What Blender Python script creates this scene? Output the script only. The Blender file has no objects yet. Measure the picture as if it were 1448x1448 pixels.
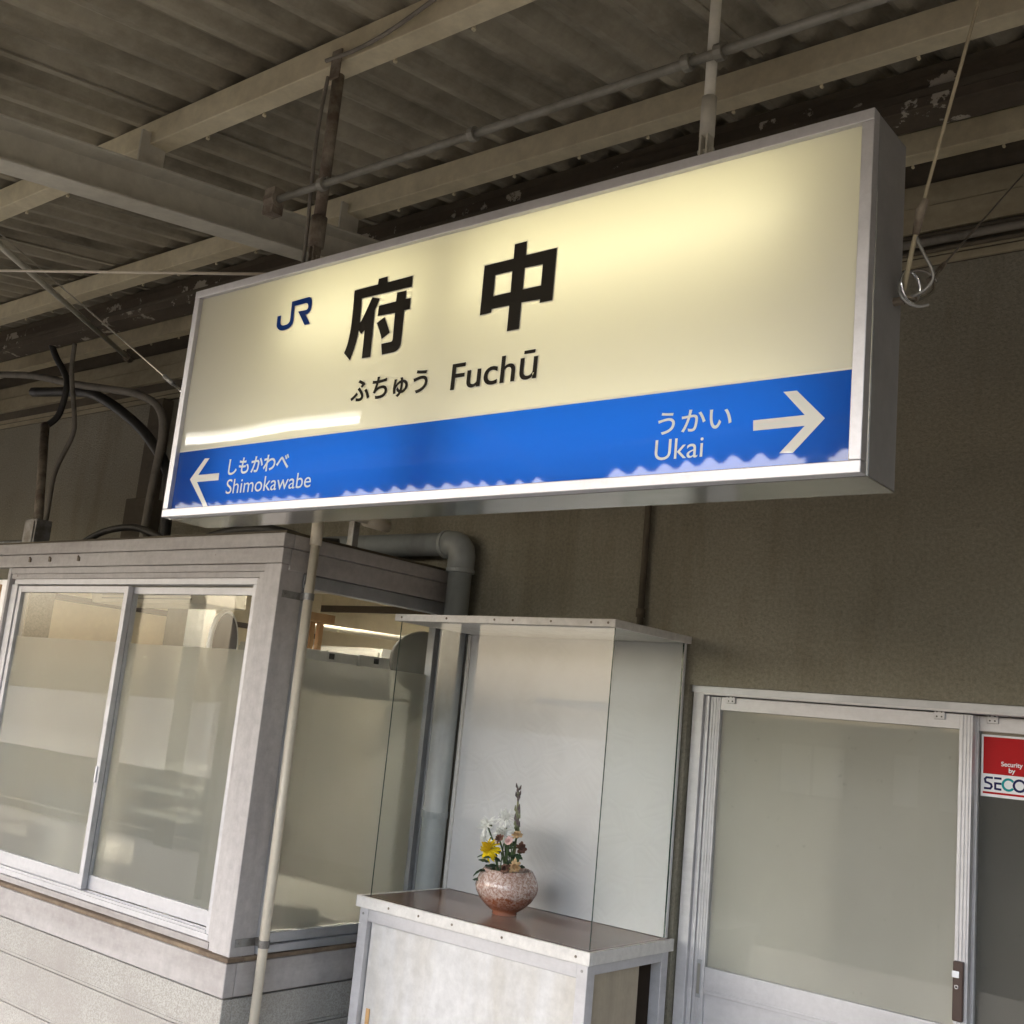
import bpy, bmesh, math, random
from mathutils import Vector, Matrix

random.seed(7)
S = bpy.context.scene
COL = S.collection

# ------------------------------------------------------------------ camera
# measured from the photograph's vanishing points: X runs along the platform, Y towards the building, Z up
R0 = (0.77760631, 0.62143249, 0.09565607)      # picture right
R1 = (-0.04013386, 0.20088391, -0.97879259)    # picture down
R2 = (-0.62746928, 0.75727625, 0.18114908)     # view direction
FPX, EYE = 1584.12, (0.0, 0.0, 1.6)
cam = bpy.data.cameras.new('camera')
cam.sensor_width = 36.0
cam.lens = 36.0 * FPX / 1448.0
cam.clip_start, cam.clip_end = 0.05, 600
camo = bpy.data.objects.new('camera', cam)
COL.objects.link(camo)
camo.matrix_world = Matrix(((R0[0], -R1[0], -R2[0], EYE[0]), (R0[1], -R1[1], -R2[1], EYE[1]),
                            (R0[2], -R1[2], -R2[2], EYE[2]), (0, 0, 0, 1)))
S.camera = camo

# ------------------------------------------------------------------ daylight
SUN_EL, SUN_AZ = math.radians(50), math.radians(215)   # overcast, sun high behind the tracks
w = bpy.data.worlds.new('World')
S.world = w
w.use_nodes = True
nt = w.node_tree
sky = nt.nodes.new('ShaderNodeTexSky')
sky.sky_type = 'NISHITA'
sky.sun_disc = False
sky.sun_elevation = SUN_EL
sky.sun_rotation = SUN_AZ
sky.air_density = 1.0
sky.dust_density = 6.0
sky.ozone_density = 0.5
bg = nt.nodes['Background']
bg.inputs['Strength'].default_value = 0.15
nt.links.new(sky.outputs[0], bg.inputs['Color'])
sun = bpy.data.lights.new('sun', 'SUN')
sun.energy = 0.7
sun.angle = math.radians(14)
sun.color = (1.0, 0.97, 0.92)
suno = bpy.data.objects.new('sun', sun)
COL.objects.link(suno)
_d = Vector((math.sin(SUN_AZ) * math.cos(SUN_EL), math.cos(SUN_AZ) * math.cos(SUN_EL), math.sin(SUN_EL)))
suno.rotation_euler = _d.to_track_quat('Z', 'Y').to_euler()
S.view_settings.view_transform = 'Standard'
S.view_settings.look = 'None'
S.view_settings.gamma = 1.0
S.view_settings.use_curve_mapping = False
S.view_settings.exposure = 3.12
S.render.engine = 'CYCLES'
S.cycles.max_bounces = 10
S.cycles.diffuse_bounces = 5
S.cycles.glossy_bounces = 4
S.cycles.transmission_bounces = 8
S.cycles.transparent_max_bounces = 12
S.cycles.use_denoising = True
S.cycles.caustics_reflective = False
S.cycles.sample_clamp_indirect = 8


def onY(px, py, Y):
    """point of the plane y = Y seen at a photograph pixel (used for measuring flat print)"""
    a, b = px - 724, py - 724
    d = [R0[i] * a + R1[i] * b + R2[i] * FPX for i in range(3)]
    t = Y / d[1]
    return (d[0] * t, Y, EYE[2] + d[2] * t)


# ------------------------------------------------------------------ materials
def mat(name):
    m = bpy.data.materials.new(name)
    m.use_nodes = True
    t = m.node_tree
    b = t.nodes['Principled BSDF']
    return m, t, b


def N(t, kind, **kw):
    n = t.nodes.new(kind)
    for k, v in kw.items():
        if k in n.inputs:
            n.inputs[k].default_value = v
        else:
            setattr(n, k, v)
    return n


def coords(t, scale=(1, 1, 1)):
    g = N(t, 'ShaderNodeNewGeometry')
    mp = N(t, 'ShaderNodeMapping')
    mp.inputs['Scale'].default_value = scale
    t.links.new(g.outputs['Position'], mp.inputs['Vector'])
    return mp.outputs[0]


def noise(t, vec, scale, detail=4, rough=.6, dist=0):
    n = N(t, 'ShaderNodeTexNoise', Scale=scale, Detail=detail, Roughness=rough, Distortion=dist)
    t.links.new(vec, n.inputs['Vector'])
    return n.outputs['Fac']


def ramp(t, fac, stops):
    r = N(t, 'ShaderNodeValToRGB')
    e = r.color_ramp.elements
    while len(e) < len(stops):
        e.new(.5)
    for x, (p, c) in zip(e, stops):
        x.position = p
        x.color = (*c, 1) if len(c) == 3 else c
    t.links.new(fac, r.inputs[0])
    return r.outputs[0]


def mixc(t, fac, a, b, mode='MIX'):
    n = N(t, 'ShaderNodeMix', data_type='RGBA', blend_type=mode)
    for sock, v in ((n.inputs[0], fac), (n.inputs[6], a), (n.inputs[7], b)):
        if isinstance(v, (int, float)):
            sock.default_value = v
        elif isinstance(v, tuple):
            sock.default_value = (*v, 1)
        else:
            t.links.new(v, sock)
    return n.outputs[2]


def bump(t, b, h, strength=.3, dist=.002):
    n = N(t, 'ShaderNodeBump', Strength=strength, Distance=dist)
    t.links.new(h, n.inputs['Height'])
    t.links.new(n.outputs[0], b.inputs['Normal'])


def weathered(name, base, dirt, rough=.6, scale=3.0, amount=(.5, .72), streak=(1, 1, 1), grain=0, metal=0, bmp=.15, chip=None):
    m, t, b = mat(name)
    v = coords(t, streak)
    f = ramp(t, noise(t, v, scale, 6, .65), [(amount[0], (0, 0, 0)), (amount[1], (1, 1, 1))])
    c = mixc(t, f, base, dirt)
    f2 = noise(t, coords(t), scale * 9, 4, .7)
    q = .95 if (metal or not grain) else .85
    lo = (q, q, q)
    c = mixc(t, 1.0, c, ramp(t, f2, [(.3, lo), (.7, (1.06, 1.06, 1.06))]), 'MULTIPLY')
    if chip:
        ch = ramp(t, noise(t, coords(t), chip[1], 7, .7), [(chip[2], (0, 0, 0)), (chip[2] + .02, (1, 1, 1))])
        c = mixc(t, ch, c, chip[0])
    t.links.new(c, b.inputs['Base Color'])
    b.inputs['Roughness'].default_value = rough
    b.inputs['Metallic'].default_value = metal
    if grain:
        bump(t, b, noise(t, coords(t), grain, 3, .6), bmp, .003)
    return m


M = {}
M['cream_steel'] = weathered('cream_steel_paint', (.66, .595, .43), (.46, .40, .27), .5, 2.2, (.48, .75), (1, 1, 1), 40, 0, .08)
M['grey_steel'] = weathered('grey_cream_steel_paint', (.58, .56, .48), (.42, .39, .32), .5, 2.0, (.48, .75), (1, 1, 1), 40, 0, .08)
M['slate'] = weathered('fibre_cement_slate', (.39, .36, .285), (.14, .122, .088), .95, 2.4, (.44, .70), (1.6, .6, 1), 90, 0, .2)
M['dark_peel'] = weathered('dark_peeling_paint', (.075, .058, .040), (.11, .088, .062), .8, 3, (.4, .7), (.5, 1.5, 1.5), 60, 0, .35,
                           chip=((.42, .38, .31), 7.0, .575))
M['dark_old'] = weathered('dark_weathered_board', (.12, .10, .07), (.07, .056, .04), .85, 3, (.4, .7), (.5, 2, 2), 60, 0, .25)
M['trim_cream'] = weathered('old_cream_board', (.40, .35, .24), (.27, .23, .15), .7, 2.5, (.45, .7), (.6, 2, 2), 60, 0, .15)
M['bay_paint'] = weathered('weathered_white_wood_paint', (.45, .425, .412), (.31, .28, .265), .65, 3.2, (.42, .75), (.35, .35, 2.2), 70, 0, .2,
                           chip=((.17, .13, .10), 14.0, .70))
M['bay_paint_up'] = weathered('weathered_upright_wood_paint', (.50, .475, .465), (.37, .34, .335), .6, 3.2, (.45, .8), (3, 3, .35), 70, 0, .15,
                              chip=((.2, .16, .13), 14.0, .77))
M['ledge_dirt'] = weathered('bare_dirty_wood', (.24, .18, .12), (.14, .10, .07), .9, 9, (.4, .65), (1, 1, 1), 80, 0, .3)
M['alu'] = weathered('aluminium', (.66, .67, .70), (.52, .53, .56), .38, 4, (.45, .75), (3, 3, .4), 0, .55)
M['alu_dark'] = weathered('aluminium_dull', (.44, .45, .47), (.33, .34, .36), .45, 4, (.45, .75), (1, 1, .5), 0, .5)
M['alu_white'] = weathered('pale_aluminium', (.56, .555, .57), (.47, .465, .48), .45, 5, (.45, .75), (.5, .5, 3), 0, .25)
M['galv'] = weathered('galvanised_steel', (.30, .30, .29), (.17, .15, .13), .5, 14, (.42, .66), (1, 1, 1), 0, .6)
M['rusty'] = weathered('dark_rusty_steel', (.27, .235, .185), (.12, .09, .065), .75, 12, (.4, .6), (1, 1, 1), 120, .2, .3)
M['conduit'] = weathered('dull_grey_conduit', (.25, .24, .205), (.15, .14, .11), .55, 10, (.42, .66), (1, 1, 1), 0, .2)
M['black_rubber'] = weathered('black_cable_rubber', (.022, .020, .018), (.05, .045, .035), .55, 8)
M['grey_cable'] = weathered('dusty_grey_cable', (.20, .18, .15), (.11, .10, .08), .7, 10)
M['pvc_cream'] = weathered('cream_pipe_paint', (.64, .58, .47), (.52, .46, .36), .4, 4, (.5, .75), (3, 3, .5))
M['pvc_grey'] = weathered('grey_pvc', (.335, .36, .36), (.25, .265, .26), .42, 3, (.5, .8), (3, 3, .5))
M['white_paint'] = weathered('old_white_paint', (.72, .70, .67), (.57, .53, .48), .5, 4, (.5, .78), (1, 1, 1), 60, 0, .1,
                             chip=((.3, .16, .08), 22.0, .79))
M['cab_panel'] = weathered('worn_white_panel', (.64, .635, .63), (.55, .525, .48), .5, 2.6, (.46, .72), (2.2, 2.2, .5), 50, 0, .06)
M['beige_panel'] = weathered('beige_plywood', (.42, .36, .27), (.34, .29, .21), .6, 4, (.4, .7), (4, 4, .5))
M['wood'] = weathered('pale_orange_wood', (.55, .33, .14), (.44, .24, .09), .5, 4, (.4, .7), (4, 4, .6))
M['white_plain'] = weathered('white_print', (.80, .79, .75), (.76, .75, .71), .4, 3)
M['room_wall'] = weathered('beige_room_wall', (.66, .58, .42), (.58, .50, .36), .8, 1.5)
M['room_ceil'] = weathered('room_ceiling', (.55, .51, .42), (.45, .42, .34), .8, 1.5)
M['room_grey'] = weathered('grey_room_pillar', (.26, .25, .22), (.20, .19, .17), .7, 2)
M['locker'] = weathered('grey_locker_paint', (.40, .385, .34), (.35, .335, .30), .6, 2)
M['room_dark'] = weathered('dark_brown_timber', (.07, .05, .035), (.05, .035, .025), .6, 3)
M['floor_dark'] = weathered('room_floor', (.34, .31, .26), (.28, .25, .21), .6, 2)
M['platform'] = weathered('platform_asphalt', (.10, .097, .09), (.065, .063, .058), .9, 1.5, (.4, .7), (1, 1, 1), 60, 0, .3)
M['ballast'] = weathered('track_ballast', (.09, .08, .071), (.045, .04, .036), .95, 26, (.35, .65), (1, 1, 1), 30, 0, 1)
M['far_wall'] = weathered('far_beige_wall', (.24, .23, .21), (.17, .16, .145), .8, 1.2)
M['far_roof'] = weathered('far_dark_roof', (.10, .09, .085), (.07, .065, .06), .8, 2)
M['yellow_tile'] = weathered('yellow_tactile_tile', (.62, .43, .05), (.45, .31, .05), .8, 5)
M['steel_bottom'] = weathered('polished_steel', (.40, .39, .37), (.34, .33, .31), .16, 5, (.4, .7), (.3, 2, 2), 0, 1.0)
M['sign_case'] = weathered('grey_steel_casing', (.42, .425, .44), (.34, .345, .36), .42, 4, (.4, .7), (1, 1, 1), 0, .55)
M['sign_frame'] = weathered('brushed_aluminium_frame', (.62, .62, .66), (.52, .52, .56), .42, 9, (.45, .75), (.4, 1, 1), 0, .6)
M['inner_white'] = weathered('box_inside_white', (.80, .78, .70), (.78, .76, .68), .8, 2)
M['chrome'] = weathered('bright_metal', (.75, .76, .78), (.65, .66, .68), .15, 5, metal=1)
M['brown_plastic'] = weathered('dark_brown_lock_plastic', (.055, .032, .025), (.035, .02, .016), .35, 8)
M['sticker_red'] =  weathered('sticker_red', (.42, .002, .006), (.40, .002, .006), .35, 3)
M['sticker_white'] = weathered('sticker_white', (.80, .82, .86), (.78, .80, .84), .35, 3)
M['sticker_navy'] = weathered('sticker_navy', (.010, .012, .085), (.010, .012, .08), .35, 3)
M['sticker_teal'] = weathered('sticker_teal', (.004, .27, .30), (.004, .26, .29), .35, 3)


def stucco():
    m, t, b = mat('stucco')
    v = coords(t)
    big = noise(t, v, .9, 4, .6)
    c = mixc(t, ramp(t, big, [(.35, (0, 0, 0)), (.7, (1, 1, 1))]), (.345, .322, .255), (.255, .235, .178))
    fine = noise(t, v, 85, 4, .75)
    st = ramp(t, noise(t, coords(t, (2.2, 2.2, .35)), 1.6, 5, .7), [(.5, (1, 1, 1)), (.8, (.66, .62, .55))])
    c = mixc(t, 1.0, c, st, 'MULTIPLY')
    c = mixc(t, 1.0, c, ramp(t, fine, [(.32, (.74, .74, .74)), (.62, (1.10, 1.10, 1.10))]), 'MULTIPLY')
    t.links.new(c, b.inputs['Base Color'])
    b.inputs['Roughness'].default_value = .92
    bump(t, b, noise(t, v, 95, 5, .75), .9, .010)
    return m


M['stucco'] = stucco()


def speckle():
    m, t, b = mat('speckled_concrete_board')
    v = coords(t)
    f = noise(t, v, 210, 2, .5)
    c = mixc(t, ramp(t, f, [(.38, (0, 0, 0)), (.62, (1, 1, 1))]), (.31, .295, .265), (.45, .435, .40))
    c = mixc(t, ramp(t, noise(t, v, 3, 5, .6), [(.45, (0, 0, 0)), (.75, (1, 1, 1))]), c, (.33, .305, .28))
    t.links.new(c, b.inputs['Base Color'])
    b.inputs['Roughness'].default_value = .9
    bump(t, b, f, .3, .002)
    return m


M['speckle'] = speckle()


def laminate():
    m, t, b = mat('brown_laminate')
    v = coords(t, (.6, 8, 1))
    f = noise(t, v, 9, 5, .65)
    t.links.new(ramp(t, f, [(.3, (.135, .062, .036)), (.7, (.20, .098, .06))]), b.inputs['Base Color'])
    b.inputs['Roughness'].default_value = .22
    bump(t, b, noise(t, coords(t), 60, 2), .02, .001)
    return m


M['laminate'] = laminate()


def wallpaper():
    m, t, b = mat('embossed_white_wallpaper')
    v = coords(t)
    c = mixc(t, ramp(t, noise(t, v, 2.2, 6, .6), [(.42, (0, 0, 0)), (.75, (1, 1, 1))]), (.67, .665, .675), (.56, .55, .55))
    t.links.new(c, b.inputs['Base Color'])
    b.inputs['Roughness'].default_value = .6
    vo = N(t, 'ShaderNodeTexVoronoi', Scale=9.0, feature='DISTANCE_TO_EDGE')
    t.links.new(v, vo.inputs['Vector'])
    h = N(t, 'ShaderNodeMath', operation='SINE')
    k = N(t, 'ShaderNodeMath', operation='MULTIPLY')
    k.inputs[1].default_value = 26
    t.links.new(vo.outputs['Distance'], k.inputs[0])
    t.links.new(k.outputs[0], h.inputs[0])
    bump(t, b, h.outputs[0], .12, .002)
    return m


M['wallpaper'] = wallpaper()


def plain0(name, c):
    m, t, b = mat(name)
    t.links.new(ramp(t, noise(t, coords(t), 8, 2, .5), [(.3, c), (.7, tuple(x * 1.6 for x in c))]), b.inputs['Base Color'])
    b.inputs['Roughness'].default_value = .15
    return m


def schlick(t, f0=.04):
    """mirror share of a thin sheet, the same from both sides"""
    lw = N(t, 'ShaderNodeLayerWeight', Blend=.5)
    p = N(t, 'ShaderNodeMath', operation='POWER')
    p.inputs[1].default_value = 5
    t.links.new(lw.outputs['Facing'], p.inputs[0])
    a = N(t, 'ShaderNodeMath', operation='MULTIPLY_ADD')
    a.inputs[1].default_value, a.inputs[2].default_value = 1 - f0, f0
    t.links.new(p.outputs[0], a.inputs[0])
    return a


def clear_glass(name='clear_glass', tint=(.985, .992, .988)):
    m, t, b = mat(name)
    t.nodes.remove(b)
    tr = N(t, 'ShaderNodeBsdfTransparent')
    tr.inputs[0].default_value = (*tint, 1)
    gl = N(t, 'ShaderNodeBsdfGlossy', Roughness=.01)
    fr = schlick(t, .022)
    mx = N(t, 'ShaderNodeMixShader')
    t.links.new(fr.outputs[0], mx.inputs[0])
    t.links.new(tr.outputs[0], mx.inputs[1])
    t.links.new(gl.outputs[0], mx.inputs[2])
    t.links.new(mx.outputs[0], t.nodes['Material Output'].inputs['Surface'])
    return m


M['glass'] = clear_glass()
M['glass_case'] = clear_glass('greenish_case_glass', (.955, .975, .962))
M['glass_edge'] = plain0('dark_green_glass_edge', (.012, .03, .024))


def frosted(name, col, trans, see=.35):
    """frosted film stuck behind a glass pane: soft scattering, a share passing on through, blotchy and slightly streaked"""
    m, t, b = mat(name)
    t.nodes.remove(b)
    v = coords(t, (1, 1, .6))
    c = mixc(t, ramp(t, noise(t, v, 2.2, 5, .6), [(.35, (0, 0, 0)), (.7, (1, 1, 1))]), col, tuple(x * .80 for x in col))
    sp_ = ramp(t, noise(t, coords(t), 45, 2, .5), [(.70, (1, 1, 1)), (.76, (.8, .8, .78))])
    c = mixc(t, 1.0, c, sp_, 'MULTIPLY')
    df = N(t, 'ShaderNodeBsdfDiffuse')
    tl = N(t, 'ShaderNodeBsdfRefraction', IOR=1.02, Roughness=.5)
    t.links.new(c, df.inputs[0])
    tl.inputs[0].default_value = (*trans, 1)
    t2 = N(t, 'ShaderNodeBsdfTranslucent')
    t2.inputs[0].default_value = (*trans, 1)
    m0 = N(t, 'ShaderNodeMixShader')
    m0.inputs[0].default_value = .4
    t.links.new(tl.outputs[0], m0.inputs[1])
    t.links.new(t2.outputs[0], m0.inputs[2])
    m1 = N(t, 'ShaderNodeMixShader')
    m1.inputs[0].default_value = see
    t.links.new(df.outputs[0], m1.inputs[1])
    t.links.new(m0.outputs[0], m1.inputs[2])
    t.links.new(m1.outputs[0], t.nodes['Material Output'].inputs['Surface'])
    return m


M['frost'] = frosted('frosted_pane', (.40, .388, .34), (.80, .785, .70), .55)
M['frost_door'] = frosted('frosted_door_pane', (.57, .55, .485), (.74, .72, .65), .35)
M['frost_dark'] = frosted('dark_frosted_pane', (.16, .152, .138), (.35, .34, .32), .35)


def acrylic(name, trans, diff, tshare, rough=.028):
    """printed acrylic lit from behind: translucent body under a glossy, slightly wavy sheet"""
    m, t, b = mat(name)
    t.nodes.remove(b)
    tl = N(t, 'ShaderNodeBsdfTranslucent')
    tl.inputs[0].default_value = (*trans, 1)
    df = N(t, 'ShaderNodeBsdfDiffuse')
    df.inputs[0].default_value = (*diff, 1)
    m1 = N(t, 'ShaderNodeMixShader')
    m1.inputs[0].default_value = tshare
    t.links.new(df.outputs[0], m1.inputs[1])
    t.links.new(tl.outputs[0], m1.inputs[2])
    gl = N(t, 'ShaderNodeBsdfGlossy', Roughness=rough)
    bm = N(t, 'ShaderNodeBump', Strength=.12, Distance=.02)
    t.links.new(noise(t, coords(t), 1.7, 3, .34), bm.inputs['Height'])
    t.links.new(bm.outputs[0], gl.inputs['Normal'])
    fr = schlick(t, .045)
    m2 = N(t, 'ShaderNodeMixShader')
    t.links.new(fr.outputs[0], m2.inputs[0])
    t.links.new(m1.outputs[0], m2.inputs[1])
    t.links.new(gl.outputs[0], m2.inputs[2])
    t.links.new(m2.outputs[0], t.nodes['Material Output'].inputs['Surface'])
    return m


M['acrylic'] = acrylic('cream_acrylic', (.80, .765, .59), (.70, .69, .635), .38)
M['acrylic_blue'] = acrylic('blue_acrylic_film', (.012, .13, .70), (.015, .07, .40), .55)
M['acrylic_white'] = acrylic('white_acrylic_print', (.80, .77, .62), (.84, .83, .77), .06)
M['acrylic_black'] = acrylic('black_film_print', (.02, .02, .02), (.036, .033, .028), .1)
M['acrylic_navy'] = acrylic('navy_film_print', (.02, .09, .45), (.02, .075, .36), .3)


def emitter(name, col, strength):
    m, t, b = mat(name)
    b.inputs['Base Color'].default_value = (.8, .8, .8, 1)
    b.inputs['Emission Color'].default_value = (*col, 1)
    b.inputs['Emission Strength'].default_value = strength
    return m


M['sign_tube'] = emitter('lit_sign_tube', (1.0, .95, .72), 1.25)
M['sign_tube_low'] = emitter('lit_lower_sign_tube', (1.0, .95, .75), .8)
M['office_tube'] = emitter('lit_office_tube', (1.0, .92, .78), 16.0)
for k_ in ('sticker_red', 'sticker_navy', 'sticker_teal', 'sticker_white'):
    M[k_].node_tree.nodes['Principled BSDF'].inputs['Specular IOR Level'].default_value = .12
M['lamp_tube'] = emitter('lit_platform_tube', (1.0, .97, .90), 2.5)


def vase_mat():
    m, t, b = mat('crackle_glaze')
    v = coords(t)
    g = N(t, 'ShaderNodeNewGeometry')
    sp = N(t, 'ShaderNodeSeparateXYZ')
    t.links.new(g.outputs['Position'], sp.inputs[0])
    vo = N(t, 'ShaderNodeTexVoronoi', Scale=105.0, feature='DISTANCE_TO_EDGE')
    mp = N(t, 'ShaderNodeMix', data_type='VECTOR')
    t.links.new(v, vo.inputs['Vector'])
    crack = ramp(t, noise(t, v, 75, 5, .75, 1.5), [(.44, (0, 0, 0)), (.57, (1, 1, 1))])
    # the white glaze was poured over the upper part and ends in an uneven line
    h = N(t, 'ShaderNodeMath', operation='ADD')
    nz = noise(t, v, 11, 2, .5)
    k = N(t, 'ShaderNodeMath', operation='MULTIPLY')
    k.inputs[1].default_value = .035
    t.links.new(nz, k.inputs[0])
    t.links.new(sp.outputs[2], h.inputs[0])
    t.links.new(k.outputs[0], h.inputs[1])
    up = N(t, 'ShaderNodeMapRange')
    up.inputs[1].default_value, up.inputs[2].default_value = 1.020, 1.026
    t.links.new(h.outputs[0], up.inputs[0])
    low = N(t, 'ShaderNodeMapRange')
    low.inputs[1].default_value, low.inputs[2].default_value = .975, 1.02
    low.inputs[3].default_value, low.inputs[4].default_value = 0, .55
    t.links.new(h.outputs[0], low.inputs[0])
    mul = N(t, 'ShaderNodeMath', operation='MULTIPLY')
    t.links.new(low.outputs[0], mul.inputs[0])
    t.links.new(crack, mul.inputs[1])
    body = mixc(t, mul.outputs[0], (.27, .075, .028), (.72, .56, .50))
    glaze = mixc(t, crack, (.38, .21, .165), (.71, .575, .525))
    t.links.new(mixc(t, up.outputs[0], body, glaze), b.inputs['Base Color'])
    b.inputs['Roughness'].default_value = .22
    b.inputs['Coat Weight'].default_value = .5
    bump(t, b, crack, .15, .001)
    return m


M['vase'] = vase_mat()


def plain(name, c, rough=.6, var=.15, sub=0):
    m, t, b = mat(name)
    f = noise(t, coords(t), 70, 3, .6)
    t.links.new(ramp(t, f, [(.3, tuple(x * (1 - var) for x in c)), (.7, tuple(min(1, x * (1 + var)) for x in c))]), b.inputs['Base Color'])
    b.inputs['Roughness'].default_value = rough
    return m


def petal(name, c):
    m, t, b = mat(name)
    f = noise(t, coords(t), 90, 2, .5)
    col = ramp(t, f, [(.3, tuple(x * .9 for x in c)), (.7, c)])
    t.nodes.remove(b)
    df, tl, mx = N(t, 'ShaderNodeBsdfDiffuse'), N(t, 'ShaderNodeBsdfTranslucent'), N(t, 'ShaderNodeMixShader')
    t.links.new(col, df.inputs[0])
    t.links.new(col, tl.inputs[0])
    mx.inputs[0].default_value = .12
    t.links.new(df.outputs[0], mx.inputs[1])
    t.links.new(tl.outputs[0], mx.inputs[2])
    t.links.new(mx.outputs[0], t.nodes['Material Output'].inputs['Surface'])
    return m


M['petal_white'] = petal('white_petal', (.93, .93, .90))
M['petal_yellow'] = petal('yellow_petal', (.90, .66, .015))
M['petal_pink'] = petal('pink_petal', (.88, .62, .60))
M['petal_cream'] = petal('wilted_cream_petal', (.66, .46, .26))
M['leaf'] = plain('dark_leaf', (.025, .055, .022), .55, .35)
M['stem'] = plain('green_stem', (.06, .10, .03), .6, .3)
M['dead'] = plain('wilted_brown', (.15, .065, .04), .75, .4)
M['spike'] = plain('dark_spike_bud', (.035, .014, .014), .7, .4)
M['sepal'] = plain('olive_sepal', (.13, .14, .05), .7, .3)
M['water'] = plain('vase_inside', (.20, .21, .21), .4, .1)


# ------------------------------------------------------------------ mesh helpers
class MB:
    def __init__(s):
        s.v, s.f = [], []

    def add(s, vs, fs):
        o = len(s.v)
        s.v += [tuple(p) for p in vs]
        s.f += [tuple(i + o for i in q) for q in fs]
        return s

    def box(s, x0, x1, y0, y1, z0, z1):
        return s.add([(x0, y0, z0), (x1, y0, z0), (x1, y1, z0), (x0, y1, z0), (x0, y0, z1), (x1, y0, z1), (x1, y1, z1), (x0, y1, z1)],
                     [(0, 3, 2, 1), (4, 5, 6, 7), (0, 1, 5, 4), (1, 2, 6, 5), (2, 3, 7, 6), (3, 0, 4, 7)])

    def prism(s, prof, axis, a, b):
        """closed profile extruded from a to b along axis 0/1/2 (profile holds the two other coordinates in order)"""
        n = len(prof)

        def pt(p, q):
            l = list(p)
            l.insert(axis, q)
            return tuple(l)
        vs = [pt(p, a) for p in prof] + [pt(p, b) for p in prof]
        fs = [tuple(range(n))[::-1], tuple(range(n, 2 * n))] + [(i, (i + 1) % n, n + (i + 1) % n, n + i) for i in range(n)]
        return s.add(vs, fs)

    def tube(s, pts, r, n=10, cap=True):
        pts = [Vector(p) for p in pts]
        rs = r if isinstance(r, (list, tuple)) else [r] * len(pts)
        vs, fs = [], []
        prev = None
        for i, p in enumerate(pts):
            d = (pts[min(i + 1, len(pts) - 1)] - pts[max(i - 1, 0)]).normalized()
            if prev is None:
                u = d.orthogonal().normalized()
            else:
                u = (prev - d * prev.dot(d)).normalized()
            prev = u
            vv = d.cross(u)
            for k in range(n):
                a = 2 * math.pi * k / n
                vs.append(p + (u * math.cos(a) + vv * math.sin(a)) * rs[i])
        for i in range(len(pts) - 1):
            for k in range(n):
                fs.append((i * n + k, i * n + (k + 1) % n, (i + 1) * n + (k + 1) % n, (i + 1) * n + k))
        if cap:
            fs.append(tuple(range(n))[::-1])
            fs.append(tuple(range((len(pts) - 1) * n, len(pts) * n)))
        return s.add(vs, fs)

    def lathe(s, prof, c, n=40):
        vs, fs = [], []
        for r, z in prof:
            for k in range(n):
                a = 2 * math.pi * k / n
                vs.append((c[0] + r * math.cos(a), c[1] + r * math.sin(a), c[2] + z))
        for i in range(len(prof) - 1):
            for k in range(n):
                fs.append((i * n + k, i * n + (k + 1) % n, (i + 1) * n + (k + 1) % n, (i + 1) * n + k))
        return s.add(vs, fs)

    def build(s, name, m, parent=None, bevel=0, smooth=False):
        me = bpy.data.meshes.new(name)
        me.from_pydata(s.v, [], s.f)
        bm = bmesh.new()
        bm.from_mesh(me)
        bmesh.ops.recalc_face_normals(bm, faces=bm.faces)
        bm.to_mesh(me)
        bm.free()
        if smooth:
            me.shade_smooth()
        if m:
            me.materials.append(m)
        o = bpy.data.objects.new(name, me)
        COL.objects.link(o)
        if parent:
            o.parent = parent
            o.matrix_parent_inverse = parent_world(parent).inverted()
        if bevel:
            b = o.modifiers.new('bevel', 'BEVEL')
            b.width = bevel
            b.segments = 2
            b.limit_method = 'ANGLE'
        return o


def parent_world(o):
    m = o.matrix_basis.copy()
    while o.parent:
        m = o.parent.matrix_basis @ o.matrix_parent_inverse @ m if False else (o.parent.matrix_basis @ o.matrix_parent_inverse @ m)
        o = o.parent
    return m


def thing(name, label, cat, loc=(0, 0, 0), group=None):
    o = bpy.data.objects.new(name, None)
    COL.objects.link(o)
    o.location = loc
    o.empty_display_size = .05
    o['label'], o['category'] = label, cat
    if group:
        o['group'] = group
    return o


def tag(o, label, cat, group=None):
    o['label'], o['category'] = label, cat
    if group:
        o['group'] = group
    return o


def kind(o, k):
    o['kind'] = k
    return o


def box(name, m, p, x0, x1, y0, y1, z0, z1, bevel=0):
    return MB().box(x0, x1, y0, y1, z0, z1).build(name, m, p, bevel)


def copy(o, parent, loc=None, name=None):
    c = o.copy()
    COL.objects.link(c)
    c.parent = parent
    if loc is not None:
        c.location = loc
    return c


def film(name, m, p, axis, c, a0, a1, z0, z1):
    """thin film: axis 0 lies in the plane x = c, axis 1 in the plane y = c"""
    q = [(a0, z0), (a1, z0), (a1, z1), (a0, z1)]
    return MB().add([(c, a, z) if axis == 0 else (a, c, z) for a, z in q], [(0, 1, 2, 3)]).build(name, m, p)


def arc(c, r, a0, a1, n, u, v):
    c, u, v = Vector(c), Vector(u), Vector(v)
    return [c + u * (r * math.cos(a0 + (a1 - a0) * i / n)) + v * (r * math.sin(a0 + (a1 - a0) * i / n)) for i in range(n + 1)]


def smooth_path(pts, n=8):
    """Catmull-Rom through the points"""
    P = [Vector(p) for p in pts]
    P = [P[0] * 2 - P[1]] + P + [P[-1] * 2 - P[-2]]
    out = []
    for i in range(1, len(P) - 2):
        a, b, c, d = P[i - 1:i + 3]
        for k in range(n):
            t = k / n
            out.append(.5 * ((2 * b) + (c - a) * t + (2 * a - 5 * b + 4 * c - d) * t * t + (3 * b - a - 3 * c + d) * t ** 3))
    out.append(P[-2])
    return out


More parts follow.
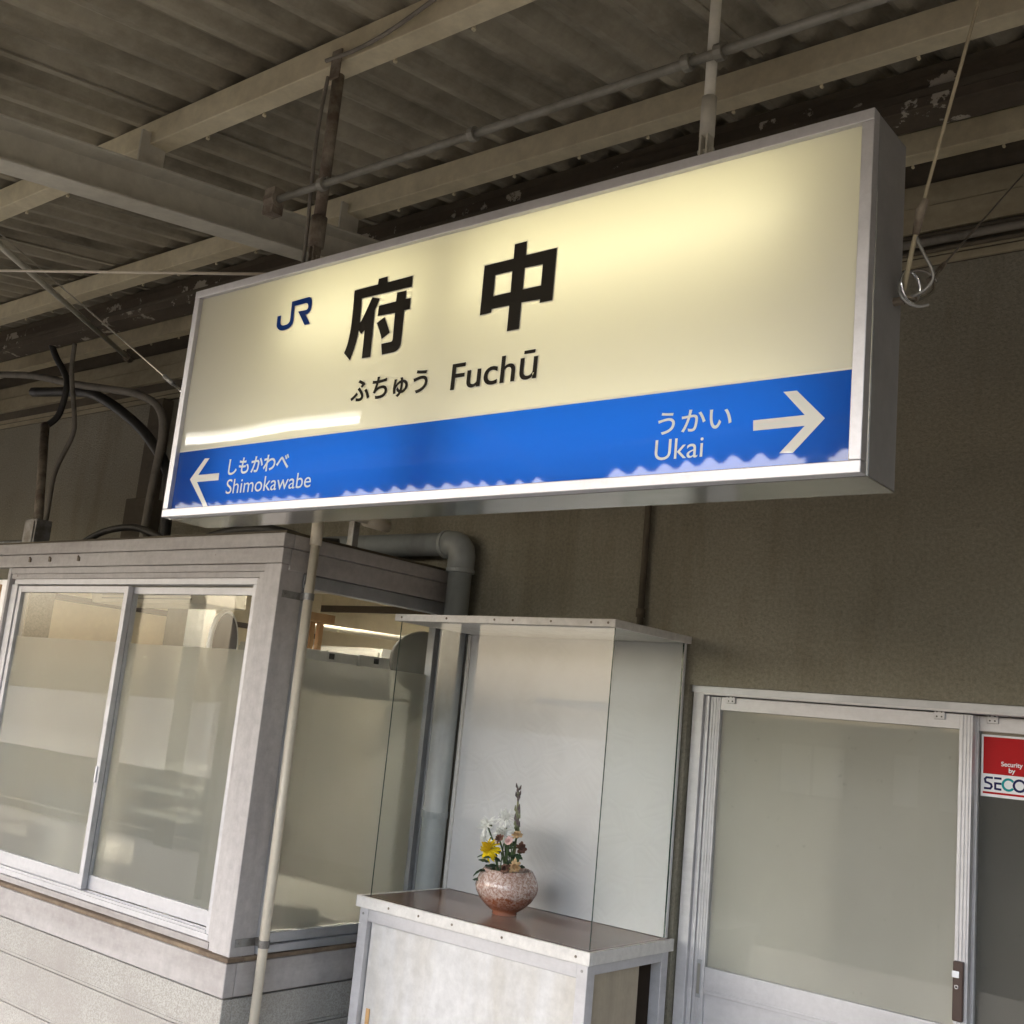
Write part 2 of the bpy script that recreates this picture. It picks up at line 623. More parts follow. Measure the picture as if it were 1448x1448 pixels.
# ------------------------------------------------------------------ ground and surroundings
kind(box('platform', M['platform'], None, -40, 30, -1.9, 8, -.3, 0), 'structure')
kind(box('ground', M['ballast'], None, -200, 200, -200, 200, -1.3, -1.1), 'structure')
kind(box('platform_wall', M['platform'], None, -40, 30, -1.85, 7.9, -1.1, -.3), 'structure')
kind(box('far_platform', M['platform'], None, -40, 30, -12, -8, -1.1, 0), 'structure')
rails = []
for y, lab in ((-3.2, 'rail nearest the platform edge'), (-4.27, 'second rail from the platform edge'), (-6.0, 'third rail from the platform edge'), (-7.07, 'rail farthest from the platform edge')):
    rails.append(tag(MB().box(-60, 50, y - .035, y + .035, -1.1, -.95).build('rail', M['rusty'], None),
                     'rusty steel ' + lab, 'rail', 'rails of the two tracks'))

# shelter on the far platform (seen only as a reflection in the glass)
sh = thing('far_shelter', 'white waiting shelter with windows on the far platform', 'shelter', (-6, -10.5, 0))
box('wall', M['far_wall'], sh, -11, 1, -11.2, -11.0, 0, 1.9)
box('roof', M['far_roof'], sh, -11.6, 1.6, -11.6, -9.2, 1.9, 2.0)
for i in range(6):
    f = box('window', M['room_dark'], sh, -10.4 + 1.9 * i, -9.2 + 1.9 * i, -10.995, -10.97, .8, 1.7)
    box('pane', M['white_plain'], f, -10.34 + 1.9 * i, -9.83 + 1.9 * i, -10.968, -10.96, .86, 1.64)
    box('pane', M['white_plain'], f, -9.77 + 1.9 * i, -9.26 + 1.9 * i, -10.968, -10.96, .86, 1.64)
for i, x in enumerate((-9.5, -4.2, .9)):
    box('post', M['grey_steel'], sh, x, x + .12, -9.6, -9.48, 0, 1.9)

for i, (x, y, lab) in enumerate(((-14.5, -5.1, 'leftmost of the tall line poles beyond the canopy edge'), (-9.6, -5.1, 'second tall line pole from the left beyond the tracks'),
                                 (-6.3, -5.1, 'line pole between the two tracks behind the camera'), (-4.9, -7.7, 'line pole on the edge of the far platform'), (-2.0, -5.1, 'rightmost line pole between the tracks'), (-8.1, -7.7, 'line pole on the far platform left of the shelter middle'), (-3.3, -7.7, 'line pole on the far platform right of the shelter middle'))):
    t = thing('line_pole', lab, 'pole', (x, y, -1.1), 'line poles by the tracks')
    MB().tube([(x, y, -1.1), (x, y, 7)], [.14, .11], 14).build('pole', M['galv'], t, 0, True)
    MB().tube([(x, y, 5.6), (x + .0, y + 2.0, 5.8)], .03, 8).build('bracket_arm', M['galv'], t)

# ------------------------------------------------------------------ canopy
SL = .149                                   # roof rises towards the building
ZR = lambda y: 3.197 + SL * (y - 1.69)      # underside of a purlin
can = thing('platform_canopy', 'sloping platform canopy of brown corrugated sheets on cream steel', 'canopy', (-3, 1.3, 3.2))
PITCH, AMP, NC = .130, .0175, 6


def sheet_mesh():
    n = 10
    k = NC * n + 6
    b = MB()
    for (y0, y1) in ((0, 1),):
        vs, fs = [], []
        L = 1.93
        for i in range(k + 1):
            x = i * PITCH / n
            z = AMP * math.cos(2 * math.pi * i / n) * (1 if True else 1)
            z = AMP * max(-1, min(1, 1.25 * math.cos(2 * math.pi * i / n)))
            for (y, dz) in ((0, 0), (L, 0), (0, .0065), (L, .0065)):
                vs.append((x, y, z + dz + SL * y))
        for i in range(k):
            a, c = 4 * i, 4 * i + 4
            fs += [(a, a + 1, c + 1, c), (a + 2, c + 2, c + 3, a + 3), (a, c, c + 2, a + 2), (a + 1, a + 3, c + 3, c + 1)]
        fs += [(0, 2, 3, 1), (4 * k, 4 * k + 1, 4 * k + 3, 4 * k + 2)]
        b.add(vs, fs)
    return b


proto = sheet_mesh().build('roof_sheet', M['slate'], can, smooth=False)
base = proto.location.copy()
first = True
SHEETY = [-1.28, .50, 2.28]
for r, y0 in enumerate(SHEETY):
    for i in range(49):  # rows lengthened far out of view to darken the wall below
        x0 = -18.02 + i * NC * PITCH + (.0 if r != 1 else .26)
        if r == 2 and x0 > 19:
            continue
        z0 = ZR(y0) + .078 + AMP + .001 + (r * .008) + (i % 2) * .007
        o = proto if first else copy(proto, can)
        first = False
        o.matrix_parent_inverse = Matrix.Identity(4)
        o.location = Vector((x0, y0 + random.uniform(-.006, .006), z0)) - Vector(can.location)
        o.rotation_euler = (0, random.uniform(-.002, .002), random.uniform(-.002, .002))


def purlin(y, m, parent, x0=-18, x1=20.0, h=.078, wd=.062, z=None):
    z = ZR(y + wd / 2) if z is None else z
    t = .005
    lip = .016
    p = [(y, z), (y + wd, z), (y + wd, z + lip), (y + wd - t, z + lip), (y + wd - t, z + t), (y + t, z + t), (y + t, z + h - t),
         (y + wd - t, z + h - t), (y + wd - t, z + h - lip), (y + wd, z + h - lip), (y + wd, z + h), (y, z + h)]
    return MB().prism(p, 0, x0, x1).build('purlin', m, parent, .0025)


bolt = None
for y in (-.78, .035, .85, 1.66, 2.455, 3.165):
    pu = purlin(y, M['cream_steel'], can)
    if y > 1.5:
        for i in range(22):
            x = -5.6 + i * .26 + random.uniform(-.012, .012)
            z = ZR(y + .031)
            if bolt is None:
                bolt = MB().tube([(0, 0, -.007), (0, 0, .03)], .004, 6).tube([(0, -.004, -.006), (0, .004, -.006)], .005, 6).build('hook_bolt', M['cream_steel'], pu)
                o = bolt
            else:
                o = copy(bolt, pu)
            o.matrix_parent_inverse = Matrix.Identity(4)
            o.location = (x, y + .0665, z + .003)


def rafter(x1, y0, y1, z_at=3.12, h=.125, wd=.10, m=None):
    """channel section running up the slope; x1 is its right face"""
    t, lip = .008, .007
    x0 = x1 - wd
    prof = [(x0, 0), (x1, 0), (x1, lip), (x0 + wd * .45, lip + .012), (x0 + wd * .45, h - lip - .012), (x1, h - lip), (x1, h), (x0, h)]
    vs, fs = [], []
    n = len(prof)
    for y in (y0, y1):
        for (x, z) in prof:
            vs.append((x, y, z_at - h + z + SL * (y - 1.69)))
    fs = [tuple(range(n)), tuple(range(n, 2 * n))[::-1]] + [(i, n + i, n + (i + 1) % n, (i + 1) % n) for i in range(n)]
    ob = MB().add(vs, fs).build('rafter', m or M['grey_steel'], can, .002)
    for py in (1.66, 2.455):
        box('purlin_clip', M['grey_steel'], ob, x1 - .055, x1 - .047, py - .03, py + .055, z_at + SL * (py - 1.69) - .004, ZR(py) + .04)
    return ob


for x in (-16.4, -11.9, -7.4, -2.882, 1.7, 6.2, 10.7, 15.2):
    rafter(x, -1.15, 3.39)
for x in (-7.42, 1.68, 6.18):
    box('canopy_post', M['cream_steel'], can, x - .1, x, -.62, -.52, 0, 2.66, .004)

# old dark boxed beam with peeling paint where canopy and eaves meet
box('valley_beam', M['dark_peel'], can, -18, 20, 2.752, 2.862, 3.318, 3.352, .003)
box('valley_board', M['dark_old'], can, -18, 20, 2.757, 2.86, 3.354, 3.376)
box('valley_board', M['dark_peel'], can, -18, 20, 2.764, 2.858, 3.378, 3.418)
box('valley_board', M['dark_old'], can, -18, 20, 2.775, 2.855, 3.42, 3.452)

# ------------------------------------------------------------------ station building
bld = thing('station_building', 'olive brown stucco station building wall beside the platform', 'building', (-3, 3.5, 0))
DX0, DX1, DZ = -1.958, .62, 1.775
mb = MB()
YW = 3.4
mb.box(-3.09, DX0, YW, YW + .16, 0, 3.15)
mb.box(DX0, DX1, YW, YW + .16, DZ, 3.15)
mb.box(DX1, 20, YW, YW + .16, 0, 3.15)
mb.box(-18, -3.09, YW, YW + .16, 2.12, 3.15)
mb.box(-18, -6.5, YW, YW + .16, 0, 2.12)
mb.build('wall', M['stucco'], bld)
box('wall_trim', M['trim_cream'], bld, -18, 20, YW - .012, YW + .1, 3.153, 3.178, .002)
box('wall_trim', M['trim_cream'], bld, -18, 20, YW - .005, YW + .1, 3.186, 3.21, .002)
box('eave_board', M['trim_cream'], bld, -18, 20, YW - .03, YW + .1, 3.262, 3.348, .002)
box('eave_board', M['trim_cream'], bld, -18, 20, YW - .022, YW + .1, 3.352, 3.43, .002)
box('wall_plate', M['dark_old'], bld, -18, 20, YW - .001, YW + .16, 3.152, 3.56)
# the office behind the bay and the room behind the door
RW = M['room_wall']
box('room_wall', RW, bld, -8.1, -5.6, 7.0, 7.1, 0, 2.6)
box('room_wall', RW, bld, -5.6, -2.3, 7.0, 7.1, 0, .9)
box('room_wall', RW, bld, -5.6, -2.3, 7.0, 7.1, 2.3, 2.6)
box('room_wall', RW, bld, -2.3, -2.2, 3.57, 7.1, 0, 2.6)
box('room_wall', RW, bld, -8.1, -8.0, 3.57, 7.0, 0, 2.6)
box('room_wall', RW, bld, -2.2, 20, 6.2, 6.3, 0, 2.6)
box('picture_rail', M['room_dark'], bld, -7.999, -7.97, 3.6, 6.99, 2.155, 2.20)
box('picture_rail', M['room_dark'], bld, -7.96, -5.6, 6.97, 6.999, 2.41, 2.47)
box('room_floor', M['floor_dark'], bld, -11, 20, 3.57, 7.1, .002, .02)
box('room_ceiling', M['room_ceil'], bld, -11, 20, 3.565, 7.1, 2.6, 2.68)
box('room_ceiling', M['room_ceil'], bld, -6.2, -3.15, 2.58, 3.56, 2.10, 2.115)
box('building_roof', M['far_roof'], bld, -18, 20, 3.57, 7.6, 3.6, 3.7)
box('room_pillar', M['room_grey'], bld, -5.96, -5.75, 4.0, 4.2, 0.021, 2.599)
kind(box('doorstep', M['platform'], None, DX0, DX1, 3.40, 3.57, .004, .03), 'structure')

# ------------------------------------------------------------------ bay window
BX, BY = -3.1, 2.51
bay = thing('bay_window', 'white painted timber bay window with frosted sliding panes', 'bay window', (-4.2, 2.95, 0))
BL = -6.2
P, PU = M['bay_paint'], M['bay_paint_up']
# fascia boards wrap front and side
box('fascia_board', P, bay, BL, BX + .016, BY - .016, BY + .03, 2.117, 2.166, .003)
box('fascia_board', P, bay, BL, BX + .008, BY - .008, BY + .03, 2.060, 2.1155, .003)
box('fascia_board', P, bay, BX - .03, BX + .016, BY + .032, YW - .002, 2.117, 2.166, .003)
box('fascia_board', P, bay, BX - .03, BX + .008, BY + .032, YW - .002, 2.040, 2.1155, .003)
box('bay_roof', M['dark_old'], bay, BL, BX - .0, BY + .004, YW - .002, 2.167, 2.178)
# corner post
box('corner_post', PU, bay, -3.192, BX, BY, BY + .105, .737, 2.0595, .003)
# casing round the front opening
box('casing', P, bay, -5.008, -3.194, BY + .004, BY + .03, 2.032, 2.0585, .002)
box('casing', P, bay, -5.008, -3.194, BY + .010, BY + .034, 2.010, 2.0315, .002)
box('casing', PU, bay, -3.218, -3.194, BY + .004, BY + .034, .742, 2.031, .002)
box('casing', PU, bay, -3.240, -3.2185, BY + .012, BY + .034, .765, 2.009, .002)
box('casing', P, bay, -6.2, -3.219, BY + .002, BY + .034, .744, .766, .002)
box('casing', PU, bay, -5.03, -5.009, BY + .002, BY + .03, .767, 2.06, .002)
# sill ledge and lower board
led = MB()
led.box(BL, BX + .02, BY - .020, BY + .05, .728, .7425)
led.box(BX - .05, BX + .02, BY + .05, YW - .003, .728, .7425)
led.build('sill_ledge', M['ledge_dirt'], bay, .003)
box('sill_board', P, bay, BL, BX + .022, BY - .023, BY + .02, .620, .727, .004)
box('sill_board', P, bay, BX - .02, BX + .022, BY + .021, YW - .003, .620, .727, .004)
# concrete cladding boards below
z1 = .612
for i in range(4):
    z0 = z1 - .112 if i == 0 else z1 - .16
    for (a, b, c, d) in ((BL, BX + .012, BY - .012, BY + .03), (BX - .03, BX + .012, BY + .0305, YW - .004)):
        box('cladding_board', M['speckle'], bay, a, b, c, d, max(z0, 0), z1, .003)
        if i < 3:
            box('cladding_strip', M['speckle'], bay, a, b - .006, c + .006 if b > -3.09 and a == BL else c, d, z0 - .0125, z0 - .002, .001)
    z1 = z0 - .0145
box('base_core', M['room_dark'], bay, BL, BX - .0305, BY + .0305, BY + .06, .0, .60)
box('base_core', M['room_dark'], bay, BX - .06, BX - .0305, BY + .0605, YW - .005, .0, .60)
# inside sill shelf
box('inner_shelf', M['beige_panel'], bay, BL, BX - .04, BY + .05, YW - .05, .70, .727)

# aluminium front frame and two sliding sashes
A = M['alu_white']
fr = MB()
fr.box(-4.985, -3.2405, BY + .016, BY + .075, 1.986, 2.0095)
fr.box(-4.985, -3.2405, BY + .012, BY + .085, .767, .787)
fr.box(-3.262, -3.2405, BY + .016, BY + .075, .7875, 1.9855)
fr.box(-5.006, -4.955, BY + .016, BY + .075, .7875, 1.9855)
fr.box(-4.9545, -3.2625, BY + .014, BY + .022, .7875, .797)
fr.box(-4.9545, -3.2625, BY + .042, BY + .048, .7875, .797)
fr.build('window_frame', A, bay, .0015)


def sash(x0, x1, y, zb, name='window_sash'):
    s = MB()
    s.box(x0, x0 + .028, y, y + .024, zb, 1.98)
    s.box(x1 - .028, x1, y, y + .024, zb, 1.98)
    s.box(x0 + .0282, x1 - .0282, y + .001, y + .023, 1.952, 1.98)
    s.box(x0 + .0282, x1 - .0282, y + .001, y + .023, zb, zb + .052)
    o = s.build(name, A, bay, .0015)
    box('glass_pane', M['glass'], o, x0 + .0285, x1 - .0285, y + .010, y + .013, zb + .0525, 1.9515)
    film('frosted_film', M['frost'], o, 1, y + .0145, x0 + .0285, x1 - .0285, zb + .0525, 1.7535)
    return o


s1 = sash(-4.952, -4.066, BY + .022, .7985)
s2 = sash(-4.096, -3.2635, BY + .050, .7985)
box('sash_latch', M['alu'], s1, -4.09, -4.078, BY + .016, BY + .022, 1.20, 1.262, .002)
box('left_window', M['alu'], bay, -5.09, -5.031, BY + .012, BY + .06, .767, 2.008, .002)
# pinned notices on the sash beyond the frame's edge
nb = box('wall_panel', M['white_plain'], bay, -6.2, -5.0905, BY + .02, BY + .05, .767, 2.008)
box('paper_note', M['wood'], nb, -5.22, -5.102, BY + .012, BY + .0195, 1.85, 1.985)
# side window
sd = MB()
sd.box(BX - .045, BX + .004, BY + .106, YW - .008, 1.99, 2.036)
sd.box(BX - .045, BX - .006, BY + .106, YW - .008, .772, .806)
sd.box(BX - .045, BX + .010, BY + .106, YW - .008, .744, .770)
sd.box(BX - .04, BX - .002, BY + .106, BY + .132, .8065, 1.9895)
sd.box(BX - .04, BX - .004, YW - .065, YW - .04, .8065, 1.9895)
sd.box(BX - .045, BX + .004, YW - .036, YW - .008, .8065, 1.9895)
so = sd.build('side_frame', M['alu_dark'], bay, .0015)
box('glass_pane', M['glass'], so, BX - .024, BX - .020, BY + .1325, YW - .0655, .8067, 1.9893)
film('frosted_film', M['frost'], so, 0, BX - .0255, BY + .1325, YW - .0655, .8067, 1.7425)
# small hooks on the fascia
for x in (-4.83, -4.66, -4.425):
    MB().box(x - .008, x + .008, BY - .014, BY - .008, 2.082, 2.098).tube([(x, BY - .010, 2.096), (x, BY - .016, 2.104)], .004, 6).build('hook', M['rusty'], bay)


def onX(px, py, X):
    a, b = px - 724, py - 724
    d = [R0[i] * a + R1[i] * b + R2[i] * FPX for i in range(3)]
    t = X / d[0]
    return (X, d[1] * t, EYE[2] + d[2] * t)


# things in the office seen through the clear strips
o = thing('coat_rack', 'pale orange wooden rack behind the upper side pane of the bay window', 'rack', (-3.55, 3.1, 1.64))
box('window_shelf', M['white_plain'], bay, -3.66, BX - .05, 2.86, YW - .01, 1.626, 1.638)
box('top_rail', M['wood'], o, -3.62, -3.50, 2.98, 3.15, 1.915, 1.95, .003)
for y in (3.03, 3.075, 3.12):
    box('slat', M['wood'], o, -3.565, -3.545, y - .011, y + .011, 1.64, 1.914)
for i, (a, b, zt) in enumerate(((2.90, 3.19, 1.795), (3.20, 3.385, 1.80))):
    t = thing('file_box', ('cream file box with a black clip beside the wooden rack in the bay', 'cream file box nearest the drainpipe end of the bay window')[i],
              'file box', (-3.4, a, 1.64))
    box('body', M['white_plain'], t, -3.49, -3.38, a, b, 1.64, zt, .004)

    c = MB().box(-3.379, -3.374, (a + b) / 2 - .012, (a + b) / 2 + .012, zt - .03, zt - .008).build('clip', M['black_rubber'], t)
t = thing('grey_locker', 'grey locker standing far back in the office', 'locker', (-6.5, 5.6, .02))
box('body', M['locker'], t, -7.3, -5.7, 5.6, 6.1, .021, 2.0, .005)
for x in (-7.29, -6.76, -6.23):
    d = box('door', M['locker'], t, x, x + .51, 5.58, 5.599, .08, 1.97, .003)
    box('handle', M['chrome'], d, x + .44, x + .46, 5.57, 5.579, 1.0, 1.12)
t = tag(MB().tube([(-5.3, 4.5, 2.045), (-4.2, 4.5, 1.965)], .016, 8).build('hanging_rail', M['room_ceil'], None), 'pale hanging rail crossing the office behind the side pane', 'rail')
t = thing('air_conditioner', 'long grey air conditioner on a pillar behind the right front pane', 'air conditioner', (-5.8, 3.9, 2.05))
MB().prism([(3.72, 2.06), (3.995, 2.06), (3.995, 2.18), (3.75, 2.18), (3.70, 2.13)], 0, -6.35, -5.2).build('body', M['room_ceil'], t, .006)
for z in (2.08, 2.10, 2.12):
    box('louvre', M['room_grey'], t, -6.2, -5.3, 3.692, 3.70, z, z + .006)
t = thing('round_mirror', 'dark round mirror with a white rim behind the right front pane', 'mirror', (-3.97, 2.95, .73))
def disc(c, r, th, n, axis):
    u = axis.orthogonal().normalized(); v = axis.cross(u)
    return [Vector(c) + u * (r * math.cos(2 * math.pi * k / n)) + v * (r * math.sin(2 * math.pi * k / n)) for k in range(n + 1)]
ax = Vector((.85, .52, 0)).normalized()
cc = Vector((-3.96, 2.95, 1.79))
MB().tube([cc - ax * .01, cc + ax * .01], .135, 32).build('face', M['room_dark'], t)
MB().tube(disc(cc, .143, 0, 40, ax), .011, 8, False).build('rim', M['white_plain'], t, smooth=True)
MB().tube([(cc.x, cc.y, .73), (cc.x, cc.y, cc.z - .14)], .012, 8).tube([(cc.x, cc.y, .728), (cc.x, cc.y, .745)], .09, 20).build('stand', M['chrome'], t)
t = thing('electric_fan', 'black round desk fan behind the side pane next to the drainpipe', 'fan', (-3.25, 3.25, .73))
cf = Vector((-3.27, 3.44, 1.80)); axf = Vector((.8, -.6, 0)).normalized()
MB().tube([cf - axf * .04, cf + axf * .04], .125, 28).build('guard', M['room_grey'], t, .01)
MB().tube([(cf.x, cf.y, .73), (cf.x, cf.y, 1.68)], .03, 10).tube([(cf.x, cf.y, .728), (cf.x, cf.y, .76)], .11, 20).build('stand', M['black_rubber'], t)
t = tag(MB().box(-3.26, -3.165, 2.86, 2.95, .728, .86).build('desk_box', M['black_rubber'], None, .006), 'small black box standing on the sill behind the frosted side pane', 'box')
t = tag(MB().box(-3.36, -3.2, 2.66, 2.80, .728, .745).box(-3.30, -3.2, 2.67, 2.79, 1.10, 1.16).box(-3.30, -3.27, 2.72, 2.75, .746, 1.1).build('desk_stand', M['room_grey'], None, .004),
        'grey desk stand behind the frosted side pane near the post', 'stand')

dk = thing('added_desk', 'added pale desk behind the frosted front panes', 'desk', (-5, 3.2, .02))  # unseen desk added so its pale top brightens the frosted panes
box('desk_top', M['white_plain'], dk, -6.4, -3.5, 2.68, 3.9, .70, .727, .004)
for x in (-6.35, -3.58):
    for y in (2.74, 3.80):
        box('leg', M['room_grey'], dk, x, x + .05, y, y + .05, .021, .699)
t = thing('desk_monitor', 'dark monitor behind the lower left of the right frosted pane', 'monitor', (-4.0, 2.9, .727))
box('screen', M['black_rubber'], t, -4.08, -3.72, 2.90, 2.93, .80, 1.05, .006)
box('stand', M['black_rubber'], t, -3.95, -3.85, 2.87, 2.97, .7275, .80, .004)
t = thing('paper_tray', 'stack of white paper trays behind the right frosted pane', 'tray', (-3.8, 2.8, .73))
for z in (1.10, 1.19, 1.28):
    box('tray', M['white_plain'], t, -3.98, -3.60, 2.66, 2.88, z, z + .02, .003)
for x in (-3.99, -3.595):
    box('side', M['room_grey'], t, x - .006, x + .004, 2.70, 2.86, .7275, 1.31)
t = tag(MB().box(-4.85, -4.45, 2.72, 2.76, .7275, 1.12).build('binder_row', M['room_grey'], None, .006), 'dark row of binders behind the left frosted pane', 'binders')

# ------------------------------------------------------------------ cables and pipes over the bay
def cable(name, pts, r, m, label, cat='cable', group=None, n=8):
    return tag(MB().tube(smooth_path(pts, 8), r, n).build(name, m, None, 0, True), label, cat, group)


cable('hanging_cable', [(-5.66, 2.82, 3.36), (-5.60, 2.85, 3.25), (-5.53, 2.86, 3.18), (-5.465, 2.86, 3.09), (-5.475, 2.85, 2.93), (-5.495, 2.8, 2.85)], .017, M['black_rubber'],
      'thick black cable dropping from the dark beam towards the junction box')
g = thing('cable_conduit', 'slanting dusty conduit rising from the junction box on the bay roof', 'conduit', (-5.15, 2.64, 2.2))
MB().tube([(-5.50, 2.80, 2.86), (-5.09, 2.64, 2.30)], .022, 12).build('pipe', M['rusty'], g, 0, True)
jb = box('box', M['galv'], g, -5.135, -5.03, 2.60, 2.68, 2.183, 2.31, .004)
box('cover', M['galv'], jb, -5.125, -5.04, 2.594, 2.599, 2.195, 2.298, .002)
cable('hanging_cable', [(-5.44, 2.85, 3.31), (-5.42, 2.85, 3.15), (-5.34, 2.86, 2.92), (-5.32, 2.86, 2.81), (-5.40, 2.86, 2.68), (-5.42, 2.85, 2.58), (-5.40, 2.84, 2.40), (-5.385, 2.83, 2.33)], .0125, M['grey_cable'],
      'thinner grey cable with a yellow end hanging behind the slanting conduit')
tag(MB().tube([(-5.386, 2.832, 2.345), (-5.376, 2.828, 2.27)], .016, 10).build('yellow_sleeve', M['yellow_tile'], None), 'yellow sleeve on the end of the thin hanging cable', 'sleeve')
cable('looping_cable', [(-6.2, 3.05, 3.19), (-5.73, 3.1, 3.15), (-5.48, 3.1, 3.075), (-5.185, 3.1, 2.935), (-5.0, 3.1, 2.82), (-4.845, 3.1, 2.69), (-4.765, 3.1, 2.56), (-4.73, 3.1, 2.18)], .028, M['black_rubber'],
      'thick black cable curving down in an arc behind the station sign')
cable('pale_conduit', [(-6.6, 3.0, 3.33), (-6.13, 3.0, 3.264), (-5.65, 3.0, 3.158), (-5.19, 3.0, 3.07), (-4.98, 3.0, 3.02), (-4.84, 3.02, 2.95), (-4.80, 3.04, 2.82), (-4.85, 3.06, 2.5), (-4.86, 3.06, 2.18)], .02, M['grey_cable'],
      'dusty conduit bending down along the wall left of the sign', 'conduit')
cable('coiled_cable', [(-4.9, 2.75, 2.20), (-4.75, 2.78, 2.27), (-4.55, 2.8, 2.29), (-4.35, 2.8, 2.25), (-4.2, 2.78, 2.195)], .016, M['black_rubber'], 'black cable hump lying on the bay roof')
cable('coiled_cable', [(-4.0, 2.75, 2.195), (-3.8, 2.78, 2.24), (-3.6, 2.8, 2.25), (-3.42, 2.8, 2.22), (-3.3, 2.78, 2.19), (-3.2, 2.85, 2.19)], .022, M['black_rubber'],
      'black cable lying on the bay roof under the sign')
tag(MB().tube([(-6.2, 2.56, 2.195), (-5.14, 2.62, 2.20)], .013, 10).build('roof_conduit', M['galv'], None, 0, True), 'grey conduit running left from the junction box on the bay roof', 'conduit')
bx = thing('wall_box', 'dark box with a duct on the wall behind the arc of cable', 'box', (-5.36, 3.38, 2.55))
box('body', M['dark_old'], bx, -5.46, -5.26, 3.30, 3.399, 2.35, 2.575, .004)
box('duct', M['dark_old'], bx, -5.42, -5.30, 3.33, 3.399, 2.577, 3.14, .004)

# drainpipe with elbow
dp = thing('drainpipe', 'thick grey plastic drainpipe with an elbow next to the bay window', 'drainpipe', (-3.0, 3.33, 0))
R = .048
MB().tube([(-6.0, 3.33, 2.285), (-3.065, 3.33, 2.275)], R, 22).build('pipe', M['pvc_grey'], dp, 0, True)
MB().tube([(-2.998, 3.33, 2.19), (-2.998, 3.335, .0)], R, 22).build('pipe', M['pvc_grey'], dp, 0, True)
el = MB().tube([(-3.085, 3.33, 2.275), (-3.045, 3.33, 2.274), (-3.02, 3.33, 2.266), (-3.004, 3.33, 2.25), (-2.998, 3.33, 2.225), (-2.998, 3.33, 2.165)], R + .007, 22)
el.build('elbow', M['pvc_grey'], dp, 0, True)
MB().tube([(-3.095, 3.33, 2.275), (-3.078, 3.33, 2.275)], R + .0105, 22).tube([(-2.998, 3.33, 2.172), (-2.998, 3.33, 2.155)], R + .0105, 22).build('elbow_collar', M['pvc_grey'], dp, .002)
MB().tube([(-2.998, 3.33, 1.2), (-2.998, 3.33, 1.225)], R + .004, 22).build('pipe_clip', M['pvc_grey'], dp)

# slim cream pipe in front of the bay's corner
cp = thing('slim_pipe', 'slim cream pipe clamped to the corner post of the bay window', 'pipe', (-3.06, 2.6, 0))
px, py = -3.055, 2.612
MB().tube([(px, py, 2.17), (px, py, 0)], .0165, 16).build('pipe', M['pvc_cream'], cp, 0, True)
MB().tube([(px, py, 2.235), (px, py, 2.14)], .0215, 16).build('coupling', M['pvc_cream'], cp, 0, True)
MB().tube(smooth_path([(px, py, 2.22), (px, py + .01, 2.255), (px, py + .04, 2.275), (px, py + .12, 2.28), (px - .02, py + .34, 2.28)], 5), .0165, 14).build('bend', M['pvc_cream'], cp, 0, True)
MB().tube([(px - .016, py + .24, 2.28), (px - .022, py + .36, 2.28)], .024, 14).build('coupling', M['pvc_cream'], cp, 0, True)
for z in (1.955, .785):
    c = MB()
    c.tube([(px, py, z - .012), (px, py, z + .012)], .0195, 16)
    c.box(BX + .001, BX + .0035, py - .085, py + .012, z - .013, z + .013)
    c.box(BX + .0037, px - .008, py - .004, py + .004, z - .012, z + .012)
    for q in (-.07, -.045, -.025):
        c.tube([(BX + .003, py + q, z), (BX + .006, py + q, z)], .005, 8)
    c.build('clamp', M['galv'], cp)
tag(MB().tube([(px - .03, py + .006, 2.0), (px - .03, py + .006, .79)], .004, 8).build('pipe_wire', M['grey_steel'], None), 'thin pale wire running down behind the slim cream pipe', 'wire')
hb = MB().box(-3.135, -3.105, 2.83, 2.86, 2.168, 2.29).box(-3.135, -3.05, 2.832, 2.858, 2.29, 2.296)
tag(hb.build('pipe_bracket', M['galv'], None, .002), 'small perforated bracket holding pipes above the bay window', 'bracket')

# thin conduit on the wall above the glass case
tag(MB().tube([(-2.165, 3.383, 1.945), (-2.165, 3.383, 3.14)], .012, 10).tube([(-2.165, 3.383, 2.0), (-2.165, 3.383, 2.03)], .017, 10).build('wall_conduit', M['dark_old'], None, 0, True),
    'thin brown conduit running up the wall above the glass case', 'conduit')
for i, (z, y, r) in enumerate(((3.245, 3.375, .011), (3.222, 3.365, .014), (3.196, 3.38, .008))):
    tag(MB().tube([(-5.0, y, z), (5, y, z)], r, 10).build('eave_conduit', M[('dark_old', 'grey_cable', 'dark_old')[i]], None, 0, True),
        ('uppermost of the three thin conduits under the eave right of the sign', 'thick middle one of the three conduits under the eave right of the sign',
         'lowest and thinnest of the three conduits under the eave')[i], 'conduit', 'conduits along the top of the wall')

# ------------------------------------------------------------------ cabinet, glass case, vase, flowers
CX0, CX1, CY0, CY1, CZ = -2.94, -1.945, 2.905, 3.39, .945
cab = thing('display_cabinet', 'white cabinet with a brown top and worn sliding doors', 'cabinet', (-2.44, 3.14, 0))
W = M['white_paint']
MB().box(CX0 + .012, CX1 - .012, CY0 + .012, CY1, CZ - .022, CZ).build('top', M['laminate'], cab)
box('top_edging', W, cab, CX0, CX1, CY0, CY0 + .0115, CZ - .036, CZ + .002, .0015)
box('top_edging', W, cab, CX1 - .0115, CX1, CY0 + .012, CY1, CZ - .036, CZ + .002, .0015)
box('top_edging', W, cab, CX0, CX0 + .0115, CY0 + .012, CY1, CZ - .036, CZ + .002, .0015)
AL = M['alu_white']
for x in (CX0 + .012, CX1 - .052):
    for y in (CY0 + .012, CY1 - .05):
        box('post', AL, cab, x, x + .04, y, y + .04, 0, CZ - .037, .002)
box('rail', AL, cab, CX0 + .0525, CX1 - .0525, CY0 + .014, CY0 + .05, CZ - .08, CZ - .038, .002)
box('rail', AL, cab, CX0 + .0525, CX1 - .0525, CY0 + .014, CY0 + .05, .04, .09, .002)
